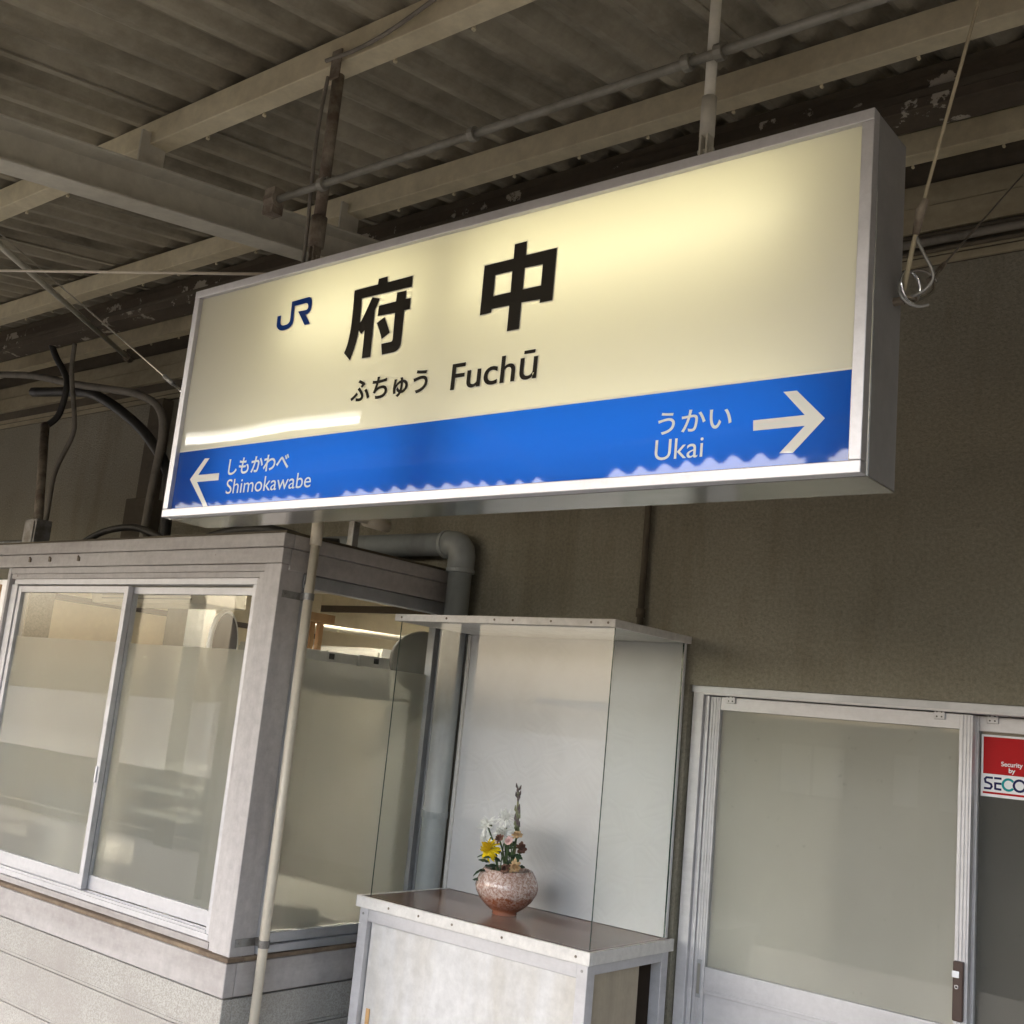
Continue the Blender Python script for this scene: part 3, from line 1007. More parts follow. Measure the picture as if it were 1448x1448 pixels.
box('rail', AL, cab, CX1 - .050, CX1 - .014, CY0 + .0525, CY1 - .0505, CZ - .068, CZ - .0375, .002)
box('rail', AL, cab, CX0 + .014, CX0 + .05, CY0 + .0525, CY1 - .0505, CZ - .08, CZ - .0375, .002)
d1 = box('sliding_door', M['cab_panel'], cab, CX0 + .056, -2.53, CY0 + .034, CY0 + .040, .092, CZ - .0805)
d2 = box('sliding_door', M['cab_panel'], cab, -2.60, CX1 - .056, CY0 + .020, CY0 + .026, .092, CZ - .0805)
d1['label'] = 'left sliding door set behind the right one, with a brass finger pull'
box('finger_pull', M['wood'], d1, CX0 + .076, CX0 + .094, CY0 + .030, CY0 + .0335, .50, .585, .002)
box('side_panel', M['beige_panel'], cab, CX1 - .034, CX1 - .028, CY0 + .053, CY1 - .16, .05, CZ - .0685)
box('side_panel', M['beige_panel'], cab, CX0 + .028, CX0 + .034, CY0 + .053, CY1 - .051, .05, CZ - .0805)
box('back_panel', M['room_dark'], cab, CX0 + .056, CX1 - .056, CY1 - .03, CY1 - .024, .05, CZ - .04)
box('base_panel', M['room_dark'], cab, CX0 + .056, CX1 - .056, CY0 + .055, CY1 - .052, .05, .06)
for x in (CX0 + .16, CX0 + .30, CX0 + .45, CX0 + .66, CX1 - .05):
    MB().tube([(x, CY0 - .0015, CZ - .017), (x, CY0 + .001, CZ - .017)], .0042, 10).build('screw', M['rusty'], cab)
for x in (CX0 + .03, CX1 - .032):
    MB().tube([(x, CY0 + .0105, CZ - .056), (x, CY0 + .013, CZ - .056)], .0045, 10).build('screw', M['galv'], cab)

gc = thing('glass_case', 'frameless glass display case with a white lid and papered back', 'display case', (-2.44, 3.15, CZ))
GX0, GX1, GZ = -2.905, -1.972, 1.912
box('back_panel', M['wallpaper'], gc, -2.935, GX1 + .004, 3.372, 3.385, CZ + .001, GZ, .001)
box('trim', M['white_paint'], gc, -2.952, -2.9355, 3.366, 3.388, CZ + .001, GZ, .001)
sh2 = MB()
sh2.box(-2.925, -1.958, 2.92, 3.398, GZ + .0005, GZ + .026)
lid = sh2.build('lid', M['white_paint'], gc, .002)
for x in (-2.89, -2.67, -2.45, -2.37, -2.21, -2.05, -1.985):
    MB().tube([(x, 2.9185, GZ + .014), (x, 2.921, GZ + .014)], .0042, 10).build('screw', M['rusty'], lid)
box('front_pane', M['glass'], gc, GX0, GX1, 2.938, 2.942, CZ + .0025, GZ)
box('side_pane', M['glass_case'], gc, GX1 - .0045, GX1 - .0005, 2.9425, 3.371, CZ + .0025, GZ)
# dark ground edges of the panes
box('pane_edge', M['glass_edge'], gc, GX0 - .0015, GX0 - .0002, 2.938, 2.942, CZ + .0025, GZ)
box('pane_edge', M['glass_edge'], gc, GX1 + .0002, GX1 + .0017, 2.9385, 2.942, CZ + .0025, GZ)
box('pane_edge', M['glass_edge'], gc, GX1 - .0044, GX1 + .0016, 3.3712, 3.3718, CZ + .0025, GZ)

VC = (-2.475, 3.155, CZ)
vs_ = thing('flower_vase', 'squat round brown vase with crackled white glaze on the cabinet', 'vase', VC)
prof = [(a * .9, b * .93) for a, b in [(.0, .0), (.044, .0), (.048, .004), (.046, .012), (.072, .028), (.098, .052), (.116, .080), (.121, .098), (.118, .116), (.108, .140), (.096, .158),
        (.092, .162), (.087, .160), (.086, .150), (.09, .12), (.09, .09), (.0, .085)]]
MB().lathe(prof, VC, 48).build('body', M['vase'], vs_, 0, True)
MB().lathe([(0, .108), (.080, .108)], VC, 32).build('water', M['water'], vs_)


def flower(name, label, head_at, petal, n, length, width, facing=(-.12, -.75, .55), spread=1.75, curl=.3, group=None, seed=1, core=None):
    """bloom of n separate strap petals fanned over a dome, on its own stem from the vase mouth"""
    rnd = random.Random(seed)
    h = Vector(head_at)
    at = Vector((vx + (h.x - vx) * .35, vy + (h.y - vy) * .3, CZ + .115))
    t = thing(name, label, 'flower', at, group)
    MB().tube(smooth_path([at, (at + h) / 2 + Vector((rnd.uniform(-.008, .008), rnd.uniform(0, .015), .012)), h], 5), .0027, 6).build('stem', M['stem'], t, 0, True)
    up = Vector(facing).normalized()
    u = up.orthogonal().normalized()
    v = up.cross(u)
    pm = MB()
    for k in range(n):
        f = (k + .5) / n
        th = spread * f ** .6                      # angle from the bloom's axis
        a = k * 2.39996 + rnd.uniform(-.15, .15)
        d = u * math.cos(a) + v * math.sin(a)
        ln = length * (.55 + .45 * f) * rnd.uniform(.8, 1.12)
        th += rnd.uniform(-.12, .12)
        sd = up.cross(d).normalized()
        sd = (sd + up * rnd.uniform(-.3, .3)).normalized()
        vs, fs = [], []
        for q, wq in ((.12, .5), (.45, .9), (.8, 1.0), (1.0, .35)):
            ang = th + curl * (q - .5) * (1 if f > .55 else -1.3)
            c = h + (up * math.cos(ang) + d * math.sin(ang)) * (ln * q)
            rim = (up * math.cos(ang + 1.57) + d * math.sin(ang + 1.57)) * (-.0018)
            vs += [c - sd * (width * wq / 2), c + rim, c + sd * (width * wq / 2)]
        for q in range(3):
            o3 = 3 * q
            fs += [(o3, o3 + 1, o3 + 4, o3 + 3), (o3 + 1, o3 + 2, o3 + 5, o3 + 4)]
        pm.add(vs, fs)
    pm.build('petals', petal, t, 0, False)
    MB().lathe([(0, -.004), (.007, .0), (.009, .008), (.005, .013)], h - up * .008, 10).build('calyx', M['sepal'], t, 0, True)
    return t


vx, vy = VC[0], VC[1]
mouth = lambda a, b: (vx + a, vy + b, CZ + .11)
flower('yellow_chrysanthemum', 'big yellow chrysanthemum leaning over the left of the vase rim', (-2.512, 3.085, 1.158), M['petal_yellow'], 70, .047, .0085, (-.05, -.85, .4), 1.8, .8, seed=3)
WH = [((-2.572, 3.14, 1.225), 'leftmost of the white chrysanthemums above the yellow bloom', .048), ((-2.580, 3.15, 1.178), 'small white chrysanthemum half hidden behind the yellow bloom', .038),
      ((-2.520, 3.17, 1.258), 'topmost white chrysanthemum beside the dark flower spike', .045), ((-2.492, 3.13, 1.214), 'white chrysanthemum in the middle of the bunch, lowest in front of the spike', .042)]
for i, (p, lab, ln) in enumerate(WH):
    flower('white_chrysanthemum', lab, p, M['petal_white'], 58, ln, .0066, ((-.6, -.6, .5), (-.7, -.8, .1), (.1, -.5, .9), (.15, -.9, .3))[i], 1.7, .6, 'white chrysanthemums in the vase', 10 + i)
flower('pink_carnation', 'pale pink carnation bud right of the vase centre', (-2.439, 3.10, 1.190), M['petal_pink'], 30, .022, .014, (.1, -.7, .7), 1.0, .3, seed=31)
flower('cream_carnation', 'small wilted cream flower beside the pink carnation', (-2.432, 3.13, 1.212), M['petal_cream'], 22, .024, .011, (.3, -.5, .8), 1.3, .3, seed=32)
flower('wilted_flower', 'wilted tan flower hanging at the right of the vase mouth', (-2.405, 3.10, 1.118), M['petal_cream'], 22, .028, .012, (.5, -.8, -.1), 1.4, .4, 'wilted brown flowers in the vase', 33)
flower('wilted_flower', 'wilted red brown flower high among the white chrysanthemums', (-2.476, 3.09, 1.198), M['dead'], 18, .020, .011, (0, -.9, .4), 1.4, .4, 'wilted brown flowers in the vase', 34)
flower('wilted_flower', 'wilted brown flower at the right edge of the bunch', (-2.411, 3.13, 1.174), M['dead'], 18, .026, .012, (.8, -.4, .3), 1.2, .4, 'wilted brown flowers in the vase', 35)
flower('wilted_flower', 'wilted brown flower low in the mouth of the vase', (-2.430, 3.08, 1.106), M['dead'], 18, .022, .012, (0, -.9, .3), 1.4, .4, 'wilted brown flowers in the vase', 36)
# tall dark spike
sp = thing('dark_flower_spike', 'tall dark dried flower spike rising above the other flowers', 'flower', mouth(.0, .02))
top = Vector((-2.468, 3.16, 1.365))
b0 = Vector(mouth(.0, .02))
MB().tube(smooth_path([b0, b0 * .5 + top * .5 + Vector((.008, 0, 0)), top], 6), .0034, 6).build('stem', M['sepal'], sp, 0, True)
rnd = random.Random(5)
bud = MB()
sep = MB()
for k in range(26):
    f = k / 25
    c = b0.lerp(top, .50 + .5 * f) + Vector((.007 * (1 - f), 0, 0))
    if .58 < f < .70:
        continue
    a = k * 2.4
    d = Vector((math.cos(a), math.sin(a), 0))
    L = .030 * (1 - .35 * f)
    tgt = bud if f > .5 or k % 2 else sep
    tgt.tube([c, c + d * .007 + Vector((0, 0, L * .4)), c + d * .009 + Vector((0, 0, L))], [.0022, .0058 * (1 - .3 * f), .0012], 6)
bud.build('buds', M['spike'], sp, 0, True)
sep.build('sepals', M['sepal'], sp, 0, True)
# leaves
lv = thing('leaf_sprigs', 'dark green leaves filling the mouth of the vase under the flowers', 'foliage', mouth(0, 0))
rnd = random.Random(11)
leaf_n = 0
for k in range(34):
    a = rnd.uniform(0, 2 * math.pi)
    r0 = rnd.uniform(.0, .055)
    zz = rnd.uniform(.14, .23)
    c = Vector((vx - .012 + r0 * math.cos(a), vy - .02 + r0 * math.sin(a) * .8, CZ + zz))
    if k < 7:
        c = Vector((vx - .045 + .012 * (k % 3), vy - .088 + .006 * (k % 2), CZ + .112 + .012 * k))
    d = Vector((math.cos(a), math.sin(a) - .3, rnd.uniform(-.6, .8))).normalized()
    s = d.cross(Vector((0, -.6, 1))).normalized()
    n = s.cross(d)
    L, wd = rnd.uniform(.030, .052), rnd.uniform(.016, .028)
    vs, fs = [], []
    for q, wq in ((0, .15), (.2, .8), (.35, .62), (.55, 1.0), (.7, .6), (.85, .5), (1, .05)):
        cc2 = c + d * (L * q) - n * (.010 * q * q)
        vs += [cc2 - s * (wd * wq / 2), cc2 - n * .002, cc2 + s * (wd * wq / 2)]
    for q in range(6):
        o3 = 3 * q
        fs += [(o3, o3 + 1, o3 + 4, o3 + 3), (o3 + 1, o3 + 2, o3 + 5, o3 + 4)]
    MB().add(vs, fs).build('leaf', M['leaf'], lv, 0, True)
st_ = MB()
for k in range(12):
    a = rnd.uniform(-.05, .05)
    st_.tube([(vx + a * .6, vy + rnd.uniform(-.03, .03), CZ + .11), (vx + a + .01, vy - .01 + rnd.uniform(-.03, .03), CZ + rnd.uniform(.20, .25))], .0022, 5)
st_.build('stems', M['stem'], lv)

# ------------------------------------------------------------------ sliding door
FY = 3.452
dr = thing('sliding_door', 'aluminium framed sliding doors with frosted glass in the wall', 'door', (-1.0, 3.5, 0))
fm = MB()
fm.box(-1.952, -1.913, FY - .03, FY + .06, .03, 1.774)
fm.box(-1.9128, -1.8965, FY - .016, FY + .06, .03, 1.7445)
fm.box(DX1 - .04, DX1 - .001, FY - .03, FY + .06, .03, 1.774)
fm.box(-1.9128, DX1 - .0405, FY - .032, FY + .06, 1.745, 1.7742)
fm.box(-1.9128, DX1 - .0405, FY - .03, FY + .06, .03, .05)
fm.build('frame', A, dr, .002)
box('frame_trim', M['alu_dark'], dr, -1.9555, DX1 - .0005, FY - .036, FY - .0325, 1.752, 1.7745)


def leaf(x0, x1, y, glass_mat, label):
    st2 = MB()
    for (a, b) in ((x0, x0 + .038), (x1 - .038, x1)):
        st2.box(a, b, y, y + .03, .052, 1.742)
        for q in (.010, .020, .030):
            st2.box(a + q - .002, a + q + .002, y - .003, y, .052, 1.742)
    st2.box(x0 + .0382, x1 - .0382, y + .002, y + .028, 1.698, 1.742)
    st2.box(x0 + .0382, x1 - .0382, y + .002, y + .028, .790, .872)
    st2.box(x0 + .0382, x1 - .0382, y - .001, y + .002, .800, .806)
    st2.box(x0 + .0382, x1 - .0382, y + .002, y + .028, .052, .15)
    o = st2.build('door_leaf', A, dr, .0015)
    o['label'] = label
    box('glass_pane', M['glass'], o, x0 + .0384, x1 - .0384, y + .012, y + .016, .8722, 1.6978)
    film('frosted_film', glass_mat, o, 1, y + .0175, x0 + .0384, x1 - .0384, .8722, 1.6978)
    box('lower_panel', M['alu_white'], o, x0 + .0384, x1 - .0384, y + .012, y + .018, .1502, .7898)
    for hx in (x0 + .078, x1 - .095):
        br = box('hanger_plate', M['alu_white'], o, hx - .016, hx + .016, y - .006, y + .0018, 1.722, 1.752, .002)
        pr = MB()
        for a in (-.007, .007):
            for b in (-.007, .007):
                pr.tube([(hx + a, y - .0075, 1.737 + b), (hx + a, y - .0055, 1.737 + b)], .0026, 8)
        pr.build('screws', M['black_rubber'], br)
    return o


l1 = leaf(-1.896, -1.033, FY - .008, M['frost_door'], 'left door leaf with paler frosted glass')
l2 = leaf(-1.066, -.20, FY + .032, M['frost_dark'], 'right door leaf with darker glass and a red sticker')
l3 = leaf(-.24, DX1 - .042, FY - .008, M['frost_door'], 'door leaf beyond the frame')
hd = box('recessed_pull', M['alu_dark'], l1, -1.885, -1.866, FY - .0125, FY - .0085, .775, .892, .002)
box('pull_inset', M['room_grey'], l1, -1.881, -1.870, FY - .0135, FY - .0127, .787, .880, .001)
lk = box('lock_handle', M['brown_plastic'], l1, -1.069, -1.040, FY - .026, FY - .0085, .892, 1.052, .004)
box('lock_lever', M['sticker_white'], l1, -1.070, -1.050, FY - .029, FY - .0262, 1.008, 1.026, .002)
MB().tube([(-1.057, FY - .0285, .984), (-1.057, FY - .026, .984)], .006, 14).build('keyhole', M['chrome'], l1)
MB().tube([(-1.057, FY - .029, .984), (-1.057, FY - .0284, .984)], .003, 10).build('key_slot', M['black_rubber'], l1)
tag(MB().add(*(lambda n: ([(-1.90 + .42 * i / n, 3.56 + .008 * math.sin(i * 1.3), z) for i in range(n + 1) for z in (.05, 1.75)],
                          [(2 * i, 2 * i + 2, 2 * i + 3, 2 * i + 1) for i in range(n)]))(30)).build('curtain', M['white_plain'], None, 0, True),
    'white curtain drawn to the left behind the left door leaf', 'curtain')
# unseen dark curtain added behind the right leaf to darken its pane
tag(MB().add(*(lambda n: ([(-1.0 + 1.5 * i / n, 3.72 + .02 * math.sin(i * .9), z) for i in range(n + 1) for z in (.05, 2.2)],
                          [(2 * i, 2 * i + 2, 2 * i + 3, 2 * i + 1) for i in range(n)]))(60)).build('curtain', M['room_grey'], None, 0, True),
    'added dark curtain hanging behind the right door leaf', 'curtain')


# ------------------------------------------------------------------ lettering helpers
def poly_obj(name, polys, y, m, parent, off=0.0):
    """flat print in the plane y from closed polygons (x, z); inner polygons become holes; off grows the outline"""
    cu = bpy.data.curves.new('print', 'CURVE')
    cu.dimensions = '2D'
    cu.fill_mode = 'BOTH'

    def area(p):
        return sum(p[i][0] * p[(i + 1) % len(p)][1] - p[(i + 1) % len(p)][0] * p[i][1] for i in range(len(p))) / 2
    for (p, hole) in polys:
        p = list(p)
        if area(p) < 0:
            p.reverse()
        if off:
            g = -off if hole else off
            q = []
            n = len(p)
            for i in range(n):
                a, b, c = Vector(p[i - 1]), Vector(p[i]), Vector(p[(i + 1) % n])
                d1, d2 = (b - a).normalized(), (c - b).normalized()
                n1, n2 = Vector((d1.y, -d1.x)), Vector((d2.y, -d2.x))
                mm = (n1 + n2)
                mm = mm / max(.35, mm.length_squared) * 2 if mm.length > 1e-6 else n1
                q.append(b + mm * g)
            p = q
        sp_ = cu.splines.new('POLY')
        sp_.points.add(len(p) - 1)
        for k, (a, b) in enumerate(p):
            sp_.points[k].co = (a, b, 0, 1)
        sp_.use_cyclic_u = True
    tmp = bpy.data.objects.new('print', cu)
    COL.objects.link(tmp)
    return flat_from(tmp, name, y, m, parent, None)


def flat_from(tmp, name, y, m, parent, fit):
    bpy.context.view_layer.update()
    dg = bpy.context.evaluated_depsgraph_get()
    me = bpy.data.meshes.new_from_object(tmp.evaluated_get(dg))
    bpy.data.objects.remove(tmp)
    xs = [v.co.x for v in me.vertices]
    zs = [v.co.y for v in me.vertices]
    if fit:
        x0, x1, z0, z1 = fit
        a, b, c, d = min(xs), max(xs), min(zs), max(zs)
        fx = lambda x: x0 + (x - a) / (b - a) * (x1 - x0)
        fz = lambda z: z0 + (z - c) / (d - c) * (z1 - z0)
    else:
        fx = fz = lambda q: q
    for v in me.vertices:
        v.co = (fx(v.co.x), y, fz(v.co.y))
    me.name = name
    me.materials.clear()
    me.materials.append(m)
    o = bpy.data.objects.new(name, me)
    COL.objects.link(o)
    if parent:
        o.parent = parent
        o.matrix_parent_inverse = parent_world(parent).inverted()
    return o


def text_obj(name, txt, fit, y, m, parent, off=.0, shear=0, space=1.0):
    cu = bpy.data.curves.new('print', 'FONT')
    cu.body = txt
    cu.size = 1.0
    cu.offset = off
    cu.shear = shear
    cu.space_character = space
    cu.resolution_u = 6
    tmp = bpy.data.objects.new('print', cu)
    COL.objects.link(tmp)
    return flat_from(tmp, name, y, m, parent, fit)


# ------------------------------------------------------------------ station sign
SX0, SX1, SZ0, SZ1, SY = -2.474, -.652, 2.0165, 2.6225, 1.6
SB = SY + .142
sg = thing('station_sign', 'backlit cream and blue station name sign in an aluminium frame', 'sign', ((SX0 + SX1) / 2, SY + .07, SZ0))
F = .0205
fy0, fy1 = SY, SY + .024
MB().box(SX0, SX1, fy0, fy1, SZ1 - F, SZ1).build('frame_rail', M['sign_frame'], sg, .0015)
MB().box(SX0, SX1, fy0, fy1, SZ0, SZ0 + F).build('frame_rail', M['sign_frame'], sg, .0015)
MB().box(SX0, SX0 + F, fy0 + .0002, fy1, SZ0 + F + .0003, SZ1 - F - .0003).build('frame_rail', M['sign_frame'], sg, .0015)
MB().box(SX1 - F, SX1, fy0 + .0002, fy1, SZ0 + F + .0003, SZ1 - F - .0003).build('frame_rail', M['sign_frame'], sg, .0015)
# casing behind the frame, open in front; a narrow slit stays open down the right side
cs = MB()
t_ = .002
cs.box(SX0, SX1, SB - .002, SB, SZ0, SZ1 - .002)
cs.box(SX0, SX1, fy1 + .0005, SB - .0022, SZ1 - .004, SZ1 - .002)
cs.box(SX0, SX0 + .002, fy1 + .0005, SB - .0022, SZ0 + .0025, SZ1 - .0045)
cs.prism([(fy1 + .0095, SZ0 + .0025), (SB - .0022, SZ0 + .0025), (SB - .0022, SZ1 - .0045), (fy1 + .0005, SZ1 - .0045), (fy1 + .0008, SZ1 - .10)], 0, SX1 - .002, SX1 - .0002)
cs.build('casing', M['sign_case'], sg)
box('bottom_plate', M['steel_bottom'], sg, SX0, SX1, fy1 + .0003, SB, SZ0 - .001, SZ0 + .001)
li = MB()
li.box(SX0 + .0025, SX1 - .0025, SB - .0045, SB - .003, SZ0 + .002, SZ1 - .005)
li.box(SX0 + .0025, SX1 - .0025, fy1 + .001, SB - .0048, SZ1 - .0065, SZ1 - .005)
li.box(SX0 + .0025, SX1 - .0025, fy1 + .001, SB - .0048, SZ0 + .0015, SZ0 + .0025)
li.build('liner', M['inner_white'], sg)
# panel, blue band and print: sheets a millimetre apart
PX0, PX1, PZ0, PZ1 = SX0 + F - .004, SX1 - F + .004, SZ0 + F - .004, SZ1 - F + .004
YP = SY + .012
BZ = 2.1865


def sheet(name, x0, x1, z0, z1, y, m, nx=1):
    b = MB()
    vs, fs = [], []
    for i in range(nx + 1):
        x = x0 + (x1 - x0) * i / nx
        vs += [(x, y, z0), (x, y, z1)]
    for i in range(nx):
        fs.append((2 * i, 2 * i + 2, 2 * i + 3, 2 * i + 1))
    return b.add(vs, fs).build(name, m, sg)


sheet('face_panel', PX0, PX1, BZ, PZ1, YP, M['acrylic'])
sheet('blue_band', PX0, PX1, PZ0, BZ, YP, M['acrylic_blue'])
sheet('band_line', PX0, PX1, BZ + .0002, BZ + .0032, YP - .0006, M['acrylic_white'])


def trace(pts, ox, oy, k):
    return [(lambda q: (q[0], q[2]))(onY(ox + a / k, oy + b / k, YP - .002)) for a, b in pts]


K = 10.345
fu1 = trace([(225, 320), (565, 232), (578, 150), (705, 115), (708, 200), (1075, 103), (1060, 262), (330, 435), (318, 600), (303, 765), (292, 850), (285, 898), (275, 950), (262, 1010), (242, 1090), (220, 1160), (190, 1250), (155, 1340),
             (68, 1235), (92, 1180), (112, 1125), (133, 1050), (150, 970), (166, 885), (178, 800), (200, 600)], 480, 380, K)
fu0 = trace([(265, 830), (322, 765), (360, 690), (420, 560), (485, 420), (592, 438), (556, 530), (520, 608), (486, 950), (452, 1290), (330, 1312), (350, 1110), (372, 900), (318, 955), (270, 875)], 480, 380, K)
fu2 = trace([(580, 545), (830, 480), (845, 350), (978, 322), (972, 440), (1045, 430), (1030, 590), (950, 608), (905, 1060), (899, 1100), (890, 1130), (873, 1163), (850, 1190), (823, 1210), (790, 1222),
             (622, 1258), (612, 1100), (745, 1072), (762, 1066), (773, 1052), (780, 1030), (815, 645), (562, 692)], 480, 380, K)
fu3 = trace([(548, 795), (660, 710), (700, 820), (738, 935), (618, 1030), (590, 910)], 480, 380, K)
ch0 = trace([(160, 425), (585, 320), (602, 110), (778, 65), (765, 268), (1218, 160), (1150, 925), (965, 965), (972, 912), (697, 960), (660, 1345), (485, 1382), (520, 1005), (262, 1055), (255, 1108), (90, 1148)], 670, 335, K)
ch1 = trace([(315, 560), (565, 500), (540, 810), (285, 868)], 670, 335, K)
ch2 = trace([(745, 455), (1012, 398), (985, 712), (715, 770)], 670, 335, K)
jr = trace([(685, 345), (1160, 212), (1195, 210), (1222, 220), (1240, 240), (1258, 285), (1265, 330), (1266, 380), (1262, 430), (1250, 500), (1235, 560), (1215, 610), (1190, 650), (1140, 700), (1080, 725), (1205, 985),
            (1050, 1025), (865, 635), (1080, 590), (1110, 578), (1130, 560), (1150, 530), (1160, 500), (1160, 460), (1155, 430), (1145, 405), (1130, 390), (1110, 384), (1080, 385), (765, 470),
            (725, 880), (712, 950), (690, 1010), (650, 1065), (600, 1110), (550, 1140), (490, 1165), (420, 1182), (360, 1185), (315, 1172), (280, 1150), (252, 1118), (235, 1080), (231, 1040), (235, 1000), (262, 775), (362, 748),
            (342, 940), (347, 985), (360, 1015), (380, 1030), (410, 1037), (450, 1035), (500, 1020), (550, 1000), (585, 968), (610, 930), (625, 885), (635, 830)], 380, 410, 20.686)
BK, WT = M['acrylic_black'], M['acrylic_white']
Y1, Y2 = YP - .0012, YP - .0024
kf = poly_obj('kanji', ((fu1, 0), (fu2, 0), (fu3, 0)), Y2, BK, sg)
kr = poly_obj('kanji_radical', ((fu0, 0),), Y2 - .0002, BK, kf)
kf['label'] = 'left kanji of the station name'
kc = poly_obj('kanji', ((ch0, 0), (ch1, 1), (ch2, 1)), Y2, BK, sg)
kc['label'] = 'right kanji of the station name'
for k, p in enumerate((fu0, fu1, fu2, fu3)):
    poly_obj('kanji_outline', ((p, 0),), Y1 - .0001 * k, WT, sg, .0022)
poly_obj('kanji_outline', ((ch0, 0), (ch1, 1), (ch2, 1)), Y1, WT, sg, .0022)
poly_obj('railway_logo', ((jr, 0),), Y2, M['acrylic_navy'], sg)
poly_obj('logo_outline', ((jr, 0),), Y1, WT, sg, .0018)


def fitbox(pts):
    """left, right, low, high from pixels measured at the lettering's four extremes"""
    q = [onY(a, b, YP - .002) for a, b in pts]
    return (q[0][0], q[1][0], q[2][2], q[3][2])


def grow(f, d):
    return (f[0] - d, f[1] + d, f[2] - d, f[3] + d)


f1 = fitbox([(495, 569), (606.7, 521.5), (498.5, 571), (606, 521)])
text_obj('reading_text', 'ふちゅう', f1, Y2, BK, sg, .022, space=.98)
text_obj('text_outline', 'ふちゅう', grow(f1, .0015), Y1, WT, sg, .040, space=.98)
f2 = fitbox([(636.4, 552), (759.4, 520), (637, 552.5), (757.5, 493.6)])
text_obj('latin_text', 'Fuchū', f2, Y2, BK, sg, .009)
text_obj('text_outline', 'Fuchū', grow(f2, .0015), Y1, WT, sg, .024)
f3 = fitbox([(323.4, 660), (409.8, 645), (324, 672), (409, 639.8)])
text_obj('reading_text', 'しもかわべ', f3, Y2, WT, sg, .02)
f4 = fitbox([(320, 690), (439.2, 685), (320.5, 698.6), (420, 668.8)])
text_obj('latin_text', 'Shimokawabe', f4, Y2, WT, sg, .0)
f5 = fitbox([(930.5, 600), (1035, 590), (934, 615.3), (1029, 573.5)])
text_obj('reading_text', 'うかい', f5, Y2, WT, sg, .012)
f6 = fitbox([(926, 640), (994.5, 630), (931, 651.2), (994, 616.5)])
text_obj('latin_text', 'Ukai', f6, Y2, WT, sg, .0)
ar = trace([(803, 370), (1088, 340), (970, 212), (1045, 205), (1200, 358), (1022, 550), (947, 552), (1088, 400), (803, 428)], 860, 500, 3.9135)
al = trace([(170, 518), (263, 388), (292, 386), (222, 490), (352, 478), (347, 522), (214, 534), (280, 683), (253, 686)], 230, 560, 4.388)
poly_obj('arrow', ((ar, 0),), Y2, WT, sg)['label'] = 'white arrow pointing right'
poly_obj('arrow', ((al, 0),), Y2, WT, sg)['label'] = 'white arrow pointing left'
# lit tubes inside the box
for (a, b, z, k) in ((-2.10, -1.66, 2.478, 'sign_tube'), (-1.53, -.80, 2.487, 'sign_tube'), (-2.30, -1.66, 2.13, 'sign_tube_low'), (-1.53, -.74, 2.13, 'sign_tube_low')):
    MB().tube([(a, SY + .095, z), (b, SY + .095, z)], .0125, 12).build('lamp_tube', M[k], sg, 0, True)
box('inner_strut', M['inner_white'], sg, -1.605, -1.59, fy1 + .004, SB - .005, SZ0 + .003, SZ1 - .007)

# hangers, conduit and stays
BRK = -.045


def hanger(x, m, label, rr):
    t = thing('sign_hanger', label, 'hanger', (x, 1.7, 2.62), 'hanging posts of the station sign')
    MB().tube([(x, 1.7, 2.79), (x, 1.7, 3.235)], rr, 14).build('pipe', m, t, 0, True)
    MB().tube([(x, 1.7, 2.72), (x, 1.7, 2.80)], rr * 1.35, 14).build('sleeve', m, t, 0, True)
    box('clevis', m, t, x - .009, x - .005, 1.688, 1.712, 2.621, 2.725)
    box('clevis', m, t, x + .005, x + .009, 1.688, 1.712, 2.621, 2.725)
    MB().tube([(x - .016, 1.7, 2.69), (x + .016, 1.7, 2.69)], .005, 8).build('bolt', m, t)
    box('top_bracket', m, t, x - .018 - BRK, x + .018 - BRK, 1.648, 1.654, 3.148, 3.228, .002)
    MB().tube([(x, 1.7, 3.205), (x, 1.7, 3.225)], .024, 14).build('collar', m, t)
    return t


hanger(-2.135, M['rusty'], 'dark rusty hanger post above the left half of the sign', .0155)
hanger(-1.02, M['grey_steel'], 'slim grey hanger post above the right half of the sign', .011)
cd = thing('hung_conduit', 'grey steel conduit clamped across the two sign hangers', 'conduit', (-1.3, 1.68, 2.868))
MB().tube([(-2.30, 1.668, 2.868), (3.5, 1.668, 2.868)], .0095, 12).build('pipe', M['conduit'], cd, 0, True)
for x in (-2.10, -1.60, -1.055, -.985, -.5):
    c = MB().tube([(x - .008, 1.668, 2.868), (x + .008, 1.668, 2.868)], .017, 12)
    if x in (-2.10, -1.055, -.985):
        c.box(x - .012, x + .012, 1.67, 1.70, 2.882, 2.888)
    c.build('clamp', M['conduit'], cd)
MB().tube([(-2.27, 1.668, 2.868), (-2.31, 1.668, 2.868)], .021, 10).box(-2.315, -2.275, 1.655, 1.69, 2.83, 2.90).build('end_clip', M['rusty'], cd)
cable('hanger_wire', [(-2.165, 1.69, 3.2), (-2.17, 1.685, 3.05), (-2.172, 1.69, 2.9), (-2.163, 1.69, 2.75), (-2.163, 1.69, 2.62)], .005, M['grey_cable'], 'thin dark wire running down the left hanger into the sign', 'wire', None, 6)
cable('slack_cable', [(-2.13, 1.65, 3.21), (-2.02, 1.645, 3.20), (-1.9, 1.64, 3.205), (-1.75, 1.64, 3.24), (-1.6, 1.645, 3.29), (-1.45, 1.65, 3.30)], .006, M['grey_cable'], 'slack brown cable sagging along the purlin from the left hanger', 'cable', None, 6)

